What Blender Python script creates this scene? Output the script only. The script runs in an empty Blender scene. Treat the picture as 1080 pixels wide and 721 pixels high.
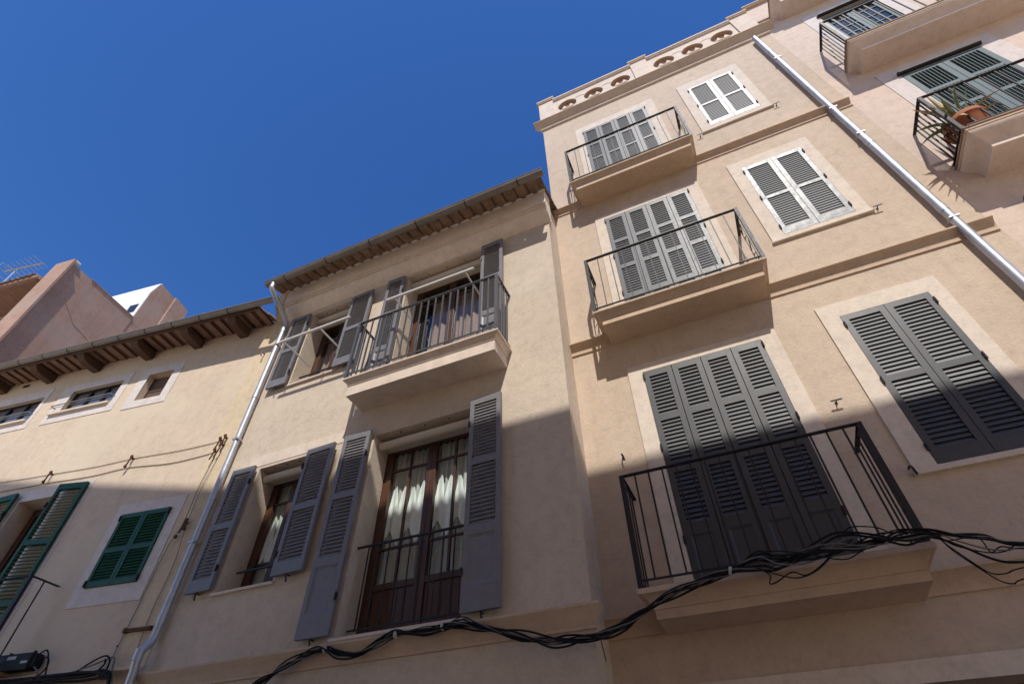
import bpy, math, random
from mathutils import Vector, Matrix
random.seed(7)
R = math.radians
scene = bpy.context.scene
COL = scene.collection
PI = math.pi

# ------------------------------------------------------------------ materials
def nmat(name):
    m = bpy.data.materials.new(name); m.use_nodes = True
    nt = m.node_tree; nt.nodes.clear()
    out = nt.nodes.new('ShaderNodeOutputMaterial')
    b = nt.nodes.new('ShaderNodeBsdfPrincipled')
    nt.links.new(b.outputs[0], out.inputs[0])
    return m, nt, b, out

def noise(nt, scale, detail=4, rough=.6, vec=None, dist=0.0):
    n = nt.nodes.new('ShaderNodeTexNoise')
    n.inputs['Scale'].default_value = scale; n.inputs['Detail'].default_value = detail
    n.inputs['Roughness'].default_value = rough; n.inputs['Distortion'].default_value = dist
    if vec: nt.links.new(vec, n.inputs['Vector'])
    return n

def ramp(nt, src, stops):
    r = nt.nodes.new('ShaderNodeValToRGB')
    e = r.color_ramp.elements
    while len(e) < len(stops): e.new(.5)
    for k, (p, c) in enumerate(stops):
        e[k].position = p; e[k].color = (c[0], c[1], c[2], 1)
    nt.links.new(src, r.inputs[0])
    return r

def mixc(nt, fac, a, b, mode='MIX'):
    m = nt.nodes.new('ShaderNodeMix'); m.data_type = 'RGBA'; m.blend_type = mode
    for sock, v in ((0, fac), (6, a), (7, b)):
        if hasattr(v, 'is_linked') or hasattr(v, 'links'): nt.links.new(v, m.inputs[sock])
        elif isinstance(v, (int, float)): m.inputs[sock].default_value = v
        else: m.inputs[sock].default_value = (v[0], v[1], v[2], 1)
    return m.outputs[2]

def coords(nt, scale=(1, 1, 1)):
    t = nt.nodes.new('ShaderNodeTexCoord'); mp = nt.nodes.new('ShaderNodeMapping')
    mp.inputs['Scale'].default_value = scale
    nt.links.new(t.outputs['Object'], mp.inputs['Vector'])
    return mp.outputs[0]

def bump(nt, b, h, strength, dist=.01):
    n = nt.nodes.new('ShaderNodeBump'); n.inputs['Strength'].default_value = strength
    n.inputs['Distance'].default_value = dist
    nt.links.new(h, n.inputs['Height']); nt.links.new(n.outputs[0], b.inputs['Normal'])
    return n

def plaster(name, base, var=.10, rough_bump=.35, stain=None, stain_amt=.3, fine=70, warm=None):
    m, nt, b, out = nmat(name)
    c = coords(nt)
    big = noise(nt, .9, 6, .65, c, .4)
    mid = noise(nt, 7, 5, .7, c)
    lo = tuple(x * (1 - var) for x in base); hi = tuple(min(1, x * (1 + var * .7)) for x in base)
    col = ramp(nt, big.outputs[0], [(.3, lo), (.7, hi)]).outputs[0]
    f = ramp(nt, mid.outputs[0], [(.30, (.87, .865, .86)), (.5, (1, 1, 1)), (.70, (1.07, 1.07, 1.07))]).outputs[0]
    sp = noise(nt, 32, 5, .75, c)
    f2 = ramp(nt, sp.outputs[0], [(.33, (.90, .90, .90)), (.48, (1, 1, 1)), (.72, (1.05, 1.05, 1.05))]).outputs[0]
    f = mixc(nt, 1.0, f, f2, 'MULTIPLY')
    col = mixc(nt, 1.0, col, f, 'MULTIPLY')
    # vertical washed streaks of old rain
    sv = coords(nt, (5, 5, .35))
    st = noise(nt, 1.0, 5, .7, sv)
    sf = ramp(nt, st.outputs[0], [(.52, (0, 0, 0)), (.75, (1, 1, 1))]).outputs[0]
    if stain is None: stain = tuple(x * .72 for x in base)
    k = nt.nodes.new('ShaderNodeMath'); k.operation = 'MULTIPLY'; k.inputs[1].default_value = stain_amt
    nt.links.new(sf, k.inputs[0])
    col = mixc(nt, k.outputs[0], col, stain)
    if warm:                     # repaired, differently coloured patches
        wn = noise(nt, .45, 3, .5, c, .8)
        wf = ramp(nt, wn.outputs[0], [(.5, (0, 0, 0)), (.58, (1, 1, 1))]).outputs[0]
        k2 = nt.nodes.new('ShaderNodeMath'); k2.operation = 'MULTIPLY'; k2.inputs[1].default_value = .5
        nt.links.new(wf, k2.inputs[0])
        col = mixc(nt, k2.outputs[0], col, warm)
    nt.links.new(col, b.inputs['Base Color'])
    b.inputs['Roughness'].default_value = .92
    b.inputs['Specular IOR Level'].default_value = .25
    fn = noise(nt, fine, 6, .7, c, .3)
    tr = noise(nt, 13, 6, .72, coords(nt, (1.0, 1.0, 1.3)), 1.6)
    a = nt.nodes.new('ShaderNodeMath'); a.operation = 'ADD'
    s2 = nt.nodes.new('ShaderNodeMath'); s2.operation = 'MULTIPLY'; s2.inputs[1].default_value = 1.1
    nt.links.new(tr.outputs[0], s2.inputs[0]); nt.links.new(fn.outputs[0], a.inputs[0]); nt.links.new(s2.outputs[0], a.inputs[1])
    bump(nt, b, a.outputs[0], rough_bump * 1.0, .012)
    return m

def paint(name, base, rough=.4, var=.15, scale=14, spec=.5, bumps=.05, metallic=0.0, grain=None):
    m, nt, b, out = nmat(name)
    c = coords(nt, grain or (1, 1, 1))
    n = noise(nt, scale, 5, .65, c)
    lo = tuple(x * (1 - var) for x in base); hi = tuple(min(1, x * (1 + var)) for x in base)
    nt.links.new(ramp(nt, n.outputs[0], [(.3, lo), (.7, hi)]).outputs[0], b.inputs['Base Color'])
    r = ramp(nt, n.outputs[0], [(.3, (rough * .88,) * 3), (.75, (min(1, rough * 1.15),) * 3)])
    nt.links.new(r.outputs[0], b.inputs['Roughness'])
    b.inputs['Specular IOR Level'].default_value = spec; b.inputs['Metallic'].default_value = metallic
    n2 = noise(nt, scale * 5, 4, .6, c)
    bump(nt, b, n2.outputs[0], bumps, .004)
    return m

def glass_mat(name):
    m, nt, b, out = nmat(name)
    nt.nodes.remove(b)
    tr = nt.nodes.new('ShaderNodeBsdfTransparent'); tr.inputs[0].default_value = (.95, .97, .96, 1)
    gl = nt.nodes.new('ShaderNodeBsdfGlossy'); gl.inputs['Roughness'].default_value = .02
    lw = nt.nodes.new('ShaderNodeLayerWeight'); lw.inputs[0].default_value = .5
    pw = nt.nodes.new('ShaderNodeMath'); pw.operation = 'POWER'; pw.inputs[1].default_value = 5; nt.links.new(lw.outputs['Facing'], pw.inputs[0])
    fr = nt.nodes.new('ShaderNodeMath'); fr.operation = 'MULTIPLY_ADD'; fr.inputs[1].default_value = .92; fr.inputs[2].default_value = .075; nt.links.new(pw.outputs[0], fr.inputs[0])
    mx = nt.nodes.new('ShaderNodeMixShader')
    nt.links.new(fr.outputs[0], mx.inputs[0]); nt.links.new(tr.outputs[0], mx.inputs[1]); nt.links.new(gl.outputs[0], mx.inputs[2])
    nt.links.new(mx.outputs[0], out.inputs[0])
    return m

M = {}
M['sand'] = plaster('sand_plaster', (.594, .473, .36), .08, .45, stain=(.49, .37, .27), stain_amt=.34)
M['grey_sand'] = plaster('grey_sand_plaster', (.62, .515, .40), .09, .5, stain=(.47, .38, .30), stain_amt=.28)
M['cream'] = plaster('cream_plaster', (.63, .505, .38), .08, .35, stain=(.50, .39, .28), stain_amt=.28, warm=(.66, .55, .41))
M['ochre'] = plaster('ochre_plaster', (.65, .52, .355), .10, .3, stain=(.54, .40, .24), stain_amt=.3)
M['pink'] = plaster('pink_plaster', (.66, .525, .425), .06, .25, stain=(.48, .35, .27), stain_amt=.15)
M['far_wall'] = plaster('pale_cream_plaster', (.86, .71, .53), .05, .2, stain=(.6, .5, .4), stain_amt=.15)
M['surround'] = plaster('pale_surround_plaster', (.70, .60, .49), .05, .12, stain=(.58, .49, .40), stain_amt=.15)
M['white_surround'] = plaster('white_surround_plaster', (.66, .585, .535), .06, .15, stain=(.53, .46, .40), stain_amt=.25)
M['stone'] = plaster('moulded_render', (.57, .43, .31), .06, .15, stain=(.48, .36, .25), stain_amt=.2)
M['pale_stone'] = plaster('pale_moulded_render', (.68, .565, .46), .05, .12, stain=(.5, .40, .3), stain_amt=.2)
M['terra_render'] = plaster('pink_mortar_render', (.42, .265, .195), .16, .6, stain=(.25, .16, .12), stain_amt=.4, warm=(.40, .30, .24))
M['white_render'] = plaster('whitewashed_render', (.78, .76, .73), .05, .2, stain=(.6, .56, .5), stain_amt=.2)
M['pink_stone'] = plaster('pinkish_moulded_render', (.70, .57, .485), .05, .12, stain=(.52, .40, .33), stain_amt=.3)
M['cream_soffit'] = plaster('cream_soffit_render', (.84, .72, .59), .05, .12, stain=(.6, .5, .4), stain_amt=.2)
M['oval_brown'] = plaster('terracotta_infill', (.46, .31, .21), .1, .2)
M['grey_paint'] = paint('grey_shutter_paint', (.050, .050, .051), .47, .10, 10, .5, .06)
M['mid_grey_paint'] = paint('weathered_grey_shutter_paint', (.185, .176, .177), .5, .12, 10, .5, .06)
M['green_paint'] = paint('green_shutter_paint', (.009, .062, .017), .5, .25, 12, .4, .08)
M['teal_paint'] = paint('faded_teal_shutter_paint', (.125, .165, .17), .65, .14, 8, .25, .06)
M['iron'] = paint('black_iron', (.020, .017, .018), .55, .2, 20, .35, .05)
M['grey_iron'] = paint('grey_painted_iron', (.085, .085, .088), .42, .2, 20, .5, .05)
M['zinc'] = paint('galvanised_steel', (.50, .51, .53), .46, .10, 6, .5, .008, .65)
M['gutter_metal'] = paint('weathered_zinc_gutter', (.25, .22, .19), .6, .18, 5, .4, .05, .2)
M['wood'] = paint('dark_stained_wood', (.078, .034, .018), .38, .35, 6, .5, .08, 0, (9, 9, .7))
M['old_wood'] = paint('weathered_rafter_wood', (.10, .055, .034), .75, .35, 6, .3, .25, 0, (6, .8, 6))
M['board'] = paint('brown_eave_board', (.24, .145, .10), .8, .3, 5, .3, .25, 0, (5, .8, 5))
M['tile'] = paint('terracotta_tile', (.27, .18, .125), .85, .35, 7, .3, .3)
M['pot'] = paint('terracotta_pot', (.36, .13, .06), .8, .18, 9, .3, .1)
M['leaf'] = paint('grey_green_leaf', (.17, .20, .10), .55, .35, 8, .4, .1)
M['dry_leaf'] = paint('dry_leaf_tip', (.42, .32, .15), .7, .3, 10, .3, .1)
M['soil'] = paint('potting_soil', (.04, .028, .02), .95, .3, 30, .2, .6)
M['cable'] = paint('black_cable_rubber', (.010, .009, .010), .7, .2, 20, .2, .05)
M['grey_cable'] = paint('grey_cable_rubber', (.15, .145, .14), .65, .2, 20, .4, .05)
M['plastic'] = paint('black_box_plastic', (.012, .012, .012), .6, .2, 20, .25, .05)
M['sticker'] = paint('worn_white_sticker', (.45, .44, .42), .6, .2, 20, .4, .05)
M['rust'] = paint('rusty_steel', (.12, .055, .03), .85, .4, 25, .3, .3)
M['blind'] = paint('cream_blind_fabric', (.62, .55, .45), .9, .06, 30, .2, .15)
M['alu'] = paint('white_awning_bar_paint', (.55, .53, .50), .45, .08, 20, .5, .04)
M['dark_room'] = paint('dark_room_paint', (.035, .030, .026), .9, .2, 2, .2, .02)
M['brown_panel'] = paint('dusty_brown_panel', (.13, .085, .06), .7, .2, 5, .3, .1)
M['asphalt'] = paint('street_paving', (.50, .41, .30), .9, .25, 3, .3, .3)
M['pavement'] = paint('pavement_stone', (.40, .35, .28), .9, .2, 3, .3, .3)
M['glass'] = glass_mat('window_glass')
def curtain_mat():
    m, nt, b, out = nmat('sheer_curtain_fabric')
    c = coords(nt, (1, 1, .2)); n = noise(nt, 40, 3, .6, c)
    nt.links.new(ramp(nt, n.outputs[0], [(.3, (.52, .56, .51)), (.7, (.64, .67, .62))]).outputs[0], b.inputs['Base Color'])
    b.inputs['Roughness'].default_value = .9
    tl = nt.nodes.new('ShaderNodeBsdfTranslucent'); tl.inputs[0].default_value = (.6, .65, .6, 1)
    mx = nt.nodes.new('ShaderNodeMixShader'); mx.inputs[0].default_value = .15
    nt.links.new(b.outputs[0], mx.inputs[1]); nt.links.new(tl.outputs[0], mx.inputs[2]); nt.links.new(mx.outputs[0], out.inputs[0])
    return m
M['curtain'] = curtain_mat()
M['dusty_curtain'] = paint('dusty_rose_curtain_fabric', (.34, .25, .20), .9, .12, 12, .2, .1)
M['net'] = paint('grey_net_fabric', (.17, .16, .155), .9, .2, 20, .2, .1)

# ------------------------------------------------------------------ mesh builder
class MB:
    def __init__(s): s.v = []; s.f = []
    def add(s, vs, fs):
        o = len(s.v); s.v += [tuple(v) for v in vs]; s.f += [tuple(i + o for i in f) for f in fs]; return s
    def quad(s, a, b, c, d): return s.add([a, b, c, d], [(0, 1, 2, 3)])
    def box(s, x0, x1, y0, y1, z0, z1):
        return s.add([(x0, y0, z0), (x1, y0, z0), (x1, y1, z0), (x0, y1, z0), (x0, y0, z1), (x1, y0, z1), (x1, y1, z1), (x0, y1, z1)],
              [(0, 3, 2, 1), (4, 5, 6, 7), (0, 1, 5, 4), (1, 2, 6, 5), (2, 3, 7, 6), (3, 0, 4, 7)])
    def extrude_x(s, prof, x0, x1):              # prof: list of (y, z)
        n = len(prof)
        vs = [(x0, y, z) for y, z in prof] + [(x1, y, z) for y, z in prof]
        fs = [(i, (i + 1) % n, n + (i + 1) % n, n + i) for i in range(n)] + [tuple(range(n - 1, -1, -1)), tuple(range(n, 2 * n))]
        return s.add(vs, fs)
    def extrude_z(s, poly, z0, z1):              # poly: list of (x, y)
        n = len(poly)
        vs = [(x, y, z0) for x, y in poly] + [(x, y, z1) for x, y in poly]
        fs = [(i, (i + 1) % n, n + (i + 1) % n, n + i) for i in range(n)] + [tuple(range(n - 1, -1, -1)), tuple(range(n, 2 * n))]
        return s.add(vs, fs)
    def extrude_y(s, poly, y0, y1):              # poly: list of (x, z)
        n = len(poly)
        vs = [(x, y0, z) for x, z in poly] + [(x, y1, z) for x, z in poly]
        fs = [(i, (i + 1) % n, n + (i + 1) % n, n + i) for i in range(n)] + [tuple(range(n - 1, -1, -1)), tuple(range(n, 2 * n))]
        return s.add(vs, fs)
    def tube(s, path, r, n=8, cap=True):
        P = [Vector(p) for p in path]; rings = []
        rs = r if isinstance(r, (list, tuple)) else [r] * len(P)
        up = None
        for i, p in enumerate(P):
            t = (P[min(i + 1, len(P) - 1)] - P[max(i - 1, 0)])
            if t.length < 1e-9: t = Vector((0, 0, 1))
            t.normalize()
            if up is None:
                a = Vector((0, 0, 1)) if abs(t.z) < .9 else Vector((1, 0, 0))
                up = (a - t * a.dot(t)).normalized()
            else:
                up = up - t * up.dot(t)
                up = up.normalized() if up.length > 1e-6 else Vector((1, 0, 0))
            w = t.cross(up)
            rings.append([p + (up * math.cos(2 * PI * k / n) + w * math.sin(2 * PI * k / n)) * rs[i] for k in range(n)])
        vs = [v for rg in rings for v in rg]; fs = []
        for i in range(len(P) - 1):
            for k in range(n):
                fs.append((i * n + k, i * n + (k + 1) % n, (i + 1) * n + (k + 1) % n, (i + 1) * n + k))
        if cap: fs += [tuple(range(n - 1, -1, -1)), tuple((len(P) - 1) * n + k for k in range(n))]
        return s.add(vs, fs)
    def lathe(s, c, prof, n=24):                 # prof: list of (r, z)
        vs = [(c[0] + r * math.cos(2 * PI * k / n), c[1] + r * math.sin(2 * PI * k / n), c[2] + z) for r, z in prof for k in range(n)]
        fs = [(i * n + k, i * n + (k + 1) % n, (i + 1) * n + (k + 1) % n, (i + 1) * n + k) for i in range(len(prof) - 1) for k in range(n)]
        return s.add(vs, fs)
    def data(s, name, mat, smooth=False, bevel=0):
        me = bpy.data.meshes.new(name); me.from_pydata(s.v, [], s.f); me.validate(); me.update()
        if mat: me.materials.append(mat)
        import bmesh
        bm = bmesh.new(); bm.from_mesh(me)
        bmesh.ops.recalc_face_normals(bm, faces=bm.faces)
        bm.to_mesh(me); bm.free()
        if smooth:
            for p in me.polygons: p.use_smooth = True
            try: me.set_sharp_from_angle(angle=R(38))
            except Exception: pass
        return me
    def build(s, name, mat, parent=None, smooth=False, bevel=0, loc=None):
        o = bpy.data.objects.new(name, s.data(name, mat, smooth)); COL.objects.link(o)
        if parent: o.parent = parent
        if loc: o.location = loc
        if bevel:
            b = o.modifiers.new('bevel', 'BEVEL'); b.width = bevel; b.segments = 2; b.limit_method = 'ANGLE'; b.angle_limit = R(50)
        return o

def tag(o, label=None, cat=None, group=None, kind=None):
    if label: o['label'] = label
    if cat: o['category'] = cat
    if group: o['group'] = group
    if kind: o['kind'] = kind
    return o
def empty(name, label, cat, loc=(0, 0, 0), rz=0, group=None):
    o = bpy.data.objects.new(name, None); COL.objects.link(o)
    o.location = loc; o.rotation_euler = (0, 0, rz); o.empty_display_size = .3
    return tag(o, label, cat, group)
def copy_obj(o, parent, loc=None):
    c = o.copy(); COL.objects.link(c); c.parent = parent
    if loc is not None: c.location = loc
    return c
def put(me, name, parent, loc=(0, 0, 0), rot=(0, 0, 0)):
    o = bpy.data.objects.new(name, me); COL.objects.link(o); o.parent = parent
    o.location = loc; o.rotation_euler = rot
    return o

# ------------------------------------------------------------------ building elements
def wall(mb, x0, x1, z0, z1, y, holes, depth, back=6.0, sides=True, hole_depths=None):
    """front sheet at y with rectangular holes and their reveals, closed to a block behind"""
    xs = sorted({x0, x1} | {h[0] for h in holes} | {h[1] for h in holes})
    zs = sorted({z0, z1} | {h[2] for h in holes} | {h[3] for h in holes})
    for i in range(len(xs) - 1):
        for j in range(len(zs) - 1):
            cx, cz = (xs[i] + xs[i + 1]) / 2, (zs[j] + zs[j + 1]) / 2
            if any(h[0] < cx < h[1] and h[2] < cz < h[3] for h in holes): continue
            mb.quad((xs[i], y, zs[j]), (xs[i + 1], y, zs[j]), (xs[i + 1], y, zs[j + 1]), (xs[i], y, zs[j + 1]))
    for k, h in enumerate(holes):
        d = y + (h[4] if len(h) > 4 else depth)
        a, b, c, e = h[:4]
        mb.quad((a, y, c), (a, d, c), (a, d, e), (a, y, e)); mb.quad((b, y, c), (b, y, e), (b, d, e), (b, d, c))
        mb.quad((a, y, e), (a, d, e), (b, d, e), (b, y, e)); mb.quad((a, y, c), (b, y, c), (b, d, c), (a, d, c))
    if sides:
        yb = y + back
        mb.quad((x0, y, z0), (x0, y, z1), (x0, yb, z1), (x0, yb, z0)); mb.quad((x1, y, z0), (x1, yb, z0), (x1, yb, z1), (x1, y, z1))
        mb.quad((x0, yb, z0), (x0, yb, z1), (x1, yb, z1), (x1, yb, z0)); mb.quad((x0, y, z1), (x1, y, z1), (x1, yb, z1), (x0, yb, z1))

def sweep3(mb, x0, x1, yw, prof, left=True, right=True, inset=.03):
    """moulding around front + both ends; prof = [(offset outward, z)...] top to bottom"""
    rings = []
    for o, z in prof:
        xl = x0 - o if left else x0
        xr = x1 + o if right else x1
        rings.append([(xl, yw + inset, z), (xl, yw - o, z), (xr, yw - o, z), (xr, yw + inset, z)])
    for a, b in zip(rings, rings[1:]):
        for k in range(3): mb.quad(a[k], a[k + 1], b[k + 1], b[k])
    mb.quad(*rings[0]); mb.quad(*reversed(rings[-1]))
    n = len(rings)
    mb.add([r[0] for r in rings] + [r[3] for r in rings], [tuple(range(n)), tuple(range(2 * n - 1, n - 1, -1))])

def slat_panel(mb, x0, x1, z0, z1, y0, y1, pitch=.05, depth=.05, th=.009, tilt=60):
    n = max(1, int(round((z1 - z0) / pitch))); p = (z1 - z0) / n
    c, s_ = math.cos(R(tilt)), math.sin(R(tilt)); ym = (y0 + y1) / 2
    for k in range(n):
        zc = z0 + p * (k + .5)
        dy, dz = c * depth / 2, s_ * depth / 2; ny, nz = -s_ * th / 2, c * th / 2
        pr = [(ym - dy + ny, zc - dz + nz), (ym - dy - ny, zc - dz - nz), (ym + dy - ny, zc + dz - nz), (ym + dy + ny, zc + dz + nz)]
        mb.extrude_x(pr, x0 - .004, x1 + .004)

LEAF = {}
def leaf(w, h, panels, mat, stile=.06, th=.036, tilt=70, pitch=.05):
    """shutter leaf, origin at lower left outer corner, outer face at y=0, body behind (+y)"""
    key = (round(w, 3), round(h, 3), tuple(panels), mat, stile, tilt, pitch)
    if key in LEAF: return LEAF[key]
    mb = MB()
    mb.box(0, stile, 0, th, 0, h); mb.box(w - stile, w, 0, th, 0, h)
    edges = [0.0]
    for kind, a, b in panels: edges += [a, b]
    edges.append(h)
    for i in range(0, len(edges), 2):
        if edges[i + 1] - edges[i] > .005: mb.box(stile, w - stile, .001, th - .001, edges[i], edges[i + 1])
    for kind, a, b in panels:
        if kind == 'L': slat_panel(mb, stile, w - stile, a, b, .004, th - .004, pitch, min(.048, pitch * .96), .009, tilt)
        else:
            mb.box(stile - .002, w - stile + .002, .014, th - .006, a - .002, b + .002)
            mb.add(*bead(stile, w - stile, a, b))
    LEAF[key] = mb.data('shutter_leaf', M[mat])
    return LEAF[key]
def bead(x0, x1, z0, z1, t=.022):
    m = MB()
    m.extrude_z([(x0, .003), (x0 + t, .014), (x0, .014)], z0, z1); m.extrude_z([(x1, .003), (x1, .014), (x1 - t, .014)], z0, z1)
    m.extrude_x([(.003, z1), (.014, z1), (.014, z1 - t)], x0, x1); m.extrude_x([(.003, z0), (.014, z0 + t), (.014, z0)], x0, x1)
    return m.v, m.f

hinge_me = MB().box(-.012, .012, -.010, .012, -.03, .03).tube([(0, -.012, -.042), (0, -.012, .042)], .009, 8).data('hinge', M['iron'])
hook_me = MB().box(-.012, .012, -.008, .01, -.012, .012).tube([(0, 0, 0), (0, -.05, 0), (0, -.055, .0)], .006, 6).box(-.05, .05, -.060, -.050, -.006, .006).data('shutter_hook', M['iron'])
stay_me = MB().tube([(0, .01, 0), (0, -.055, 0), (.01, -.07, -.02), (.02, -.062, -.085)], [.008, .008, .01, .012], 6).data('shutter_stay', M['iron'])

def shutter(parent, me, loc, rz=0, hinge_side=None, w=0, zs=(), label=None):
    o = put(me, 'shutter', parent, loc, (0, 0, rz))
    if label: o['label'] = label
    if hinge_side is not None:
        for z in zs: put(hinge_me, 'hinge', o, (0 if hinge_side == 'l' else w, 0.0, z))
    return o

def surround(parent, x0, x1, z0, z1, hole, y, proud, mat, sill=True, name='window_surround'):
    a, b, c, d = hole; mb = MB(); e = .012
    mb.box(x0, a, y - proud, y + e, z0, z1); mb.box(b, x1, y - proud, y + e, z0, z1)
    mb.box(a, b, y - proud, y + e, d, z1)
    if c > z0: mb.box(a, b, y - proud, y + e, z0, c)
    o = mb.build(name, M[mat], parent)
    if sill:
        MB().box(x0 - .015, x1 + .015, y - proud - .02, y + e, z0 - .035, z0 - .001).build('window_sill', M[mat], parent, bevel=.004)
    return o

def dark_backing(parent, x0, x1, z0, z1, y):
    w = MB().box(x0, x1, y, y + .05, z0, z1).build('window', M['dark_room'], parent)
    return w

def balcony(parent, x0, x1, yw, out, zt, mat, fascia_h=.065, cove=.12, lip=.045, over=.10, zbot=None):
    """x0..x1, out: extents of the body; the lip overhangs by `over`"""
    mb = MB()
    z = zt; o = out
    prof = [(over - .012, z), (over, z - .006), (over, z - lip), (over - .012, z - lip - .004)]
    zc = z - lip - .004
    for k in range(1, 9):                                   # hollow (cove) under the lip
        t = k / 8 * PI / 2
        prof.append(((over - .012) - (over - .022) * math.sin(t) , zc - cove * (1 - math.cos(t))))
    prof.append((0.0, zc - cove - .002)); zf = zc - cove - .002
    prof.append((0.0, zf - fascia_h))
    rings = []
    sw = [(ov, zz) for ov, zz in prof]
    yf = yw - out
    R_ = []
    for ov, zz in sw:
        R_.append([(x0 - ov, yw + .03, zz), (x0 - ov, yf - ov, zz), (x1 + ov, yf - ov, zz), (x1 + ov, yw + .03, zz)])
    for a, b in zip(R_, R_[1:]):
        for k in range(3): mb.quad(a[k], a[k + 1], b[k + 1], b[k])
    mb.quad(*R_[0]); mb.quad(*reversed(R_[-1]))
    n = len(R_)
    mb.quad(R_[0][0], R_[0][3], R_[-1][3], R_[-1][0])
    return mb.build('balcony', M[mat], parent)

def railing(b, x0, x1, yw, yf, z0, z1, mat, sp=.13, side_n=3, r=.007, brackets=True, scroll=False):
    """iron railing on a balcony b: each bar a sub-part"""
    m = M[mat]; zb = z0 + .07
    t = MB(); w = .02
    t.box(x0 - w, x1 + w, yf - .005, yf + .035, z1 - .012, z1)
    t.box(x0 - w, x0 + w, yf + .035, yw, z1 - .012, z1); t.box(x1 - w, x1 + w, yf + .035, yw, z1 - .012, z1)
    t.build('top_rail', m, b)
    t = MB()
    t.box(x0, x1, yf + .004, yf + .026, zb - .012, zb); t.box(x0 - .011, x0 + .011, yf + .03, yw, zb - .0125, zb - .0005); t.box(x1 - .011, x1 + .011, yf + .03, yw, zb - .0125, zb - .0005)
    t.build('bottom_rail', m, b)
    pm = MB().box(-.02, .02, -.004, .032, 0, z1 - z0 - .012).data('post', m)
    for x in (x0, x1):
        put(pm, 'post', b, (x, yf, z0))
        if not brackets: continue
        br = MB().box(x - .012, x + .012, yf + .036, yf + .05, z1 - .15, z1 - .013).add([(x - .01, yf + .04, z1 - .02), (x + .01, yf + .04, z1 - .02), (x + .01, yf + .16, z1 - .02), (x - .01, yf + .16, z1 - .02), (x - .01, yf + .04, z1 - .18), (x + .01, yf + .04, z1 - .18)], [(0, 1, 2, 3), (0, 3, 4), (1, 5, 2), (0, 4, 5, 1), (3, 2, 5, 4)])
        br.build('corner_bracket', m, b)
    n = int(round((x1 - x0) / sp))
    bm_ = MB().box(-r, r, -r, r, 0, z1 - .012 - zb).data('baluster', m)
    for k in range(1, n): put(bm_, 'baluster', b, (x0 + (x1 - x0) * k / n, yf + .015, zb))
    if scroll:
        ym, hh = (yf + yw) / 2 + .01, z1 - zb
        P = []
        for q in range(25):
            t = q / 24; a = PI * (1.6 - 3.2 * t); P.append((0, .085 * math.sin(a * 1.25) * (1 - .25 * abs(t - .5)), hh * (.14 + .70 * t)))
        ring = [(0, .055 * math.cos(2 * PI * q / 16), .055 * math.sin(2 * PI * q / 16)) for q in range(17)]
        me = MB().tube(P, .0065, 6).tube([(0, y, z + hh * .90) for _, y, z in ring], .006, 6).tube([(0, y, z + hh * .07) for _, y, z in ring], .006, 6).data('iron_scroll', m)
        for x in (x0, x1): put(me, 'iron_scroll', b, (x, ym, zb))
    for x in (x0, x1):
        for k in range(1, side_n + 1):
            put(bm_, 'baluster', b, (x, yf + .015 + (yw - yf - .03) * k / (side_n + 1) , zb))

def spline(pts, n=6):
    P = [Vector(p) for p in pts]; out = []
    for i in range(len(P) - 1):
        p0, p1, p2, p3 = P[max(i - 1, 0)], P[i], P[i + 1], P[min(i + 2, len(P) - 1)]
        for k in range(n):
            t = k / n
            out.append(.5 * ((2 * p1) + (-p0 + p2) * t + (2 * p0 - 5 * p1 + 4 * p2 - p3) * t * t + (-p0 + 3 * p1 - 3 * p2 + p3) * t ** 3))
    out.append(P[-1]); return out

# ================================================================== HOUSE 3: tall sand house (facade y = 0, x -1.28 .. 3.56)
H3 = empty('town_house', 'tall sand plastered house with three railed balconies and pierced roof parapet', 'house', (0, 0, 0))
doors3 = {'A': (-.43, .925, 3.17, 5.735), 'B': (-.43, .925, 6.54, 9.085), 'C': (-.435, .875, 9.86, 12.41)}
wins3 = {'A': (1.742, 2.591, 3.915, 5.745), 'B': (1.742, 2.585, 7.31, 9.085), 'C': (1.715, 2.55, 10.67, 12.36)}
holes = [d + (.16,) for d in list(doors3.values()) + list(wins3.values())]
shop = (-.55, 3.0, 0.0, 2.42, .35)
mb = MB(); wall(mb, -1.28, 3.56, 0, 13.40, 0, holes + [shop], .16, back=9)
mb.build('wall', M['sand'], H3)
# ground floor shop front under the balcony
surround(H3, -.70, 3.15, 0, 2.56, shop[:4], 0, .02, 'surround', False, 'doorway_surround')
sd = MB().box(-.55, 3.0, .30, .36, 0, 2.42).build('shop_door', M['wood'], H3)
def course(z, h):
    pr = [(.0, z + .004), (.09, z - .006), (.09, z - .026)] + [(.09 - .072 * math.sin(t * PI / 2) ** .8, z - .028 - (h - .055) * t ** 1.3) for t in [q / 6 for q in range(1, 7)]] + [(.018, z - h), (-.02, z - h - .004), (-.02, z + .004)]
    return MB().extrude_x([(-o, zz) for o, zz in pr], -1.272, 3.552).build('string_course', M['stone'], H3)
course(9.81, .15); course(6.485, .175); course(3.11, .17)
# crowning cornice
mb = MB(); sweep3(mb, -1.28, 3.56, 0, [(.02, 13.53), (.165, 13.50), (.165, 13.48), (.15, 13.475), (.04, 13.355), (.04, 13.27), (.012, 13.245), (0, 13.24)])
mb.build('cornice', M['stone'], H3)
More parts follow.
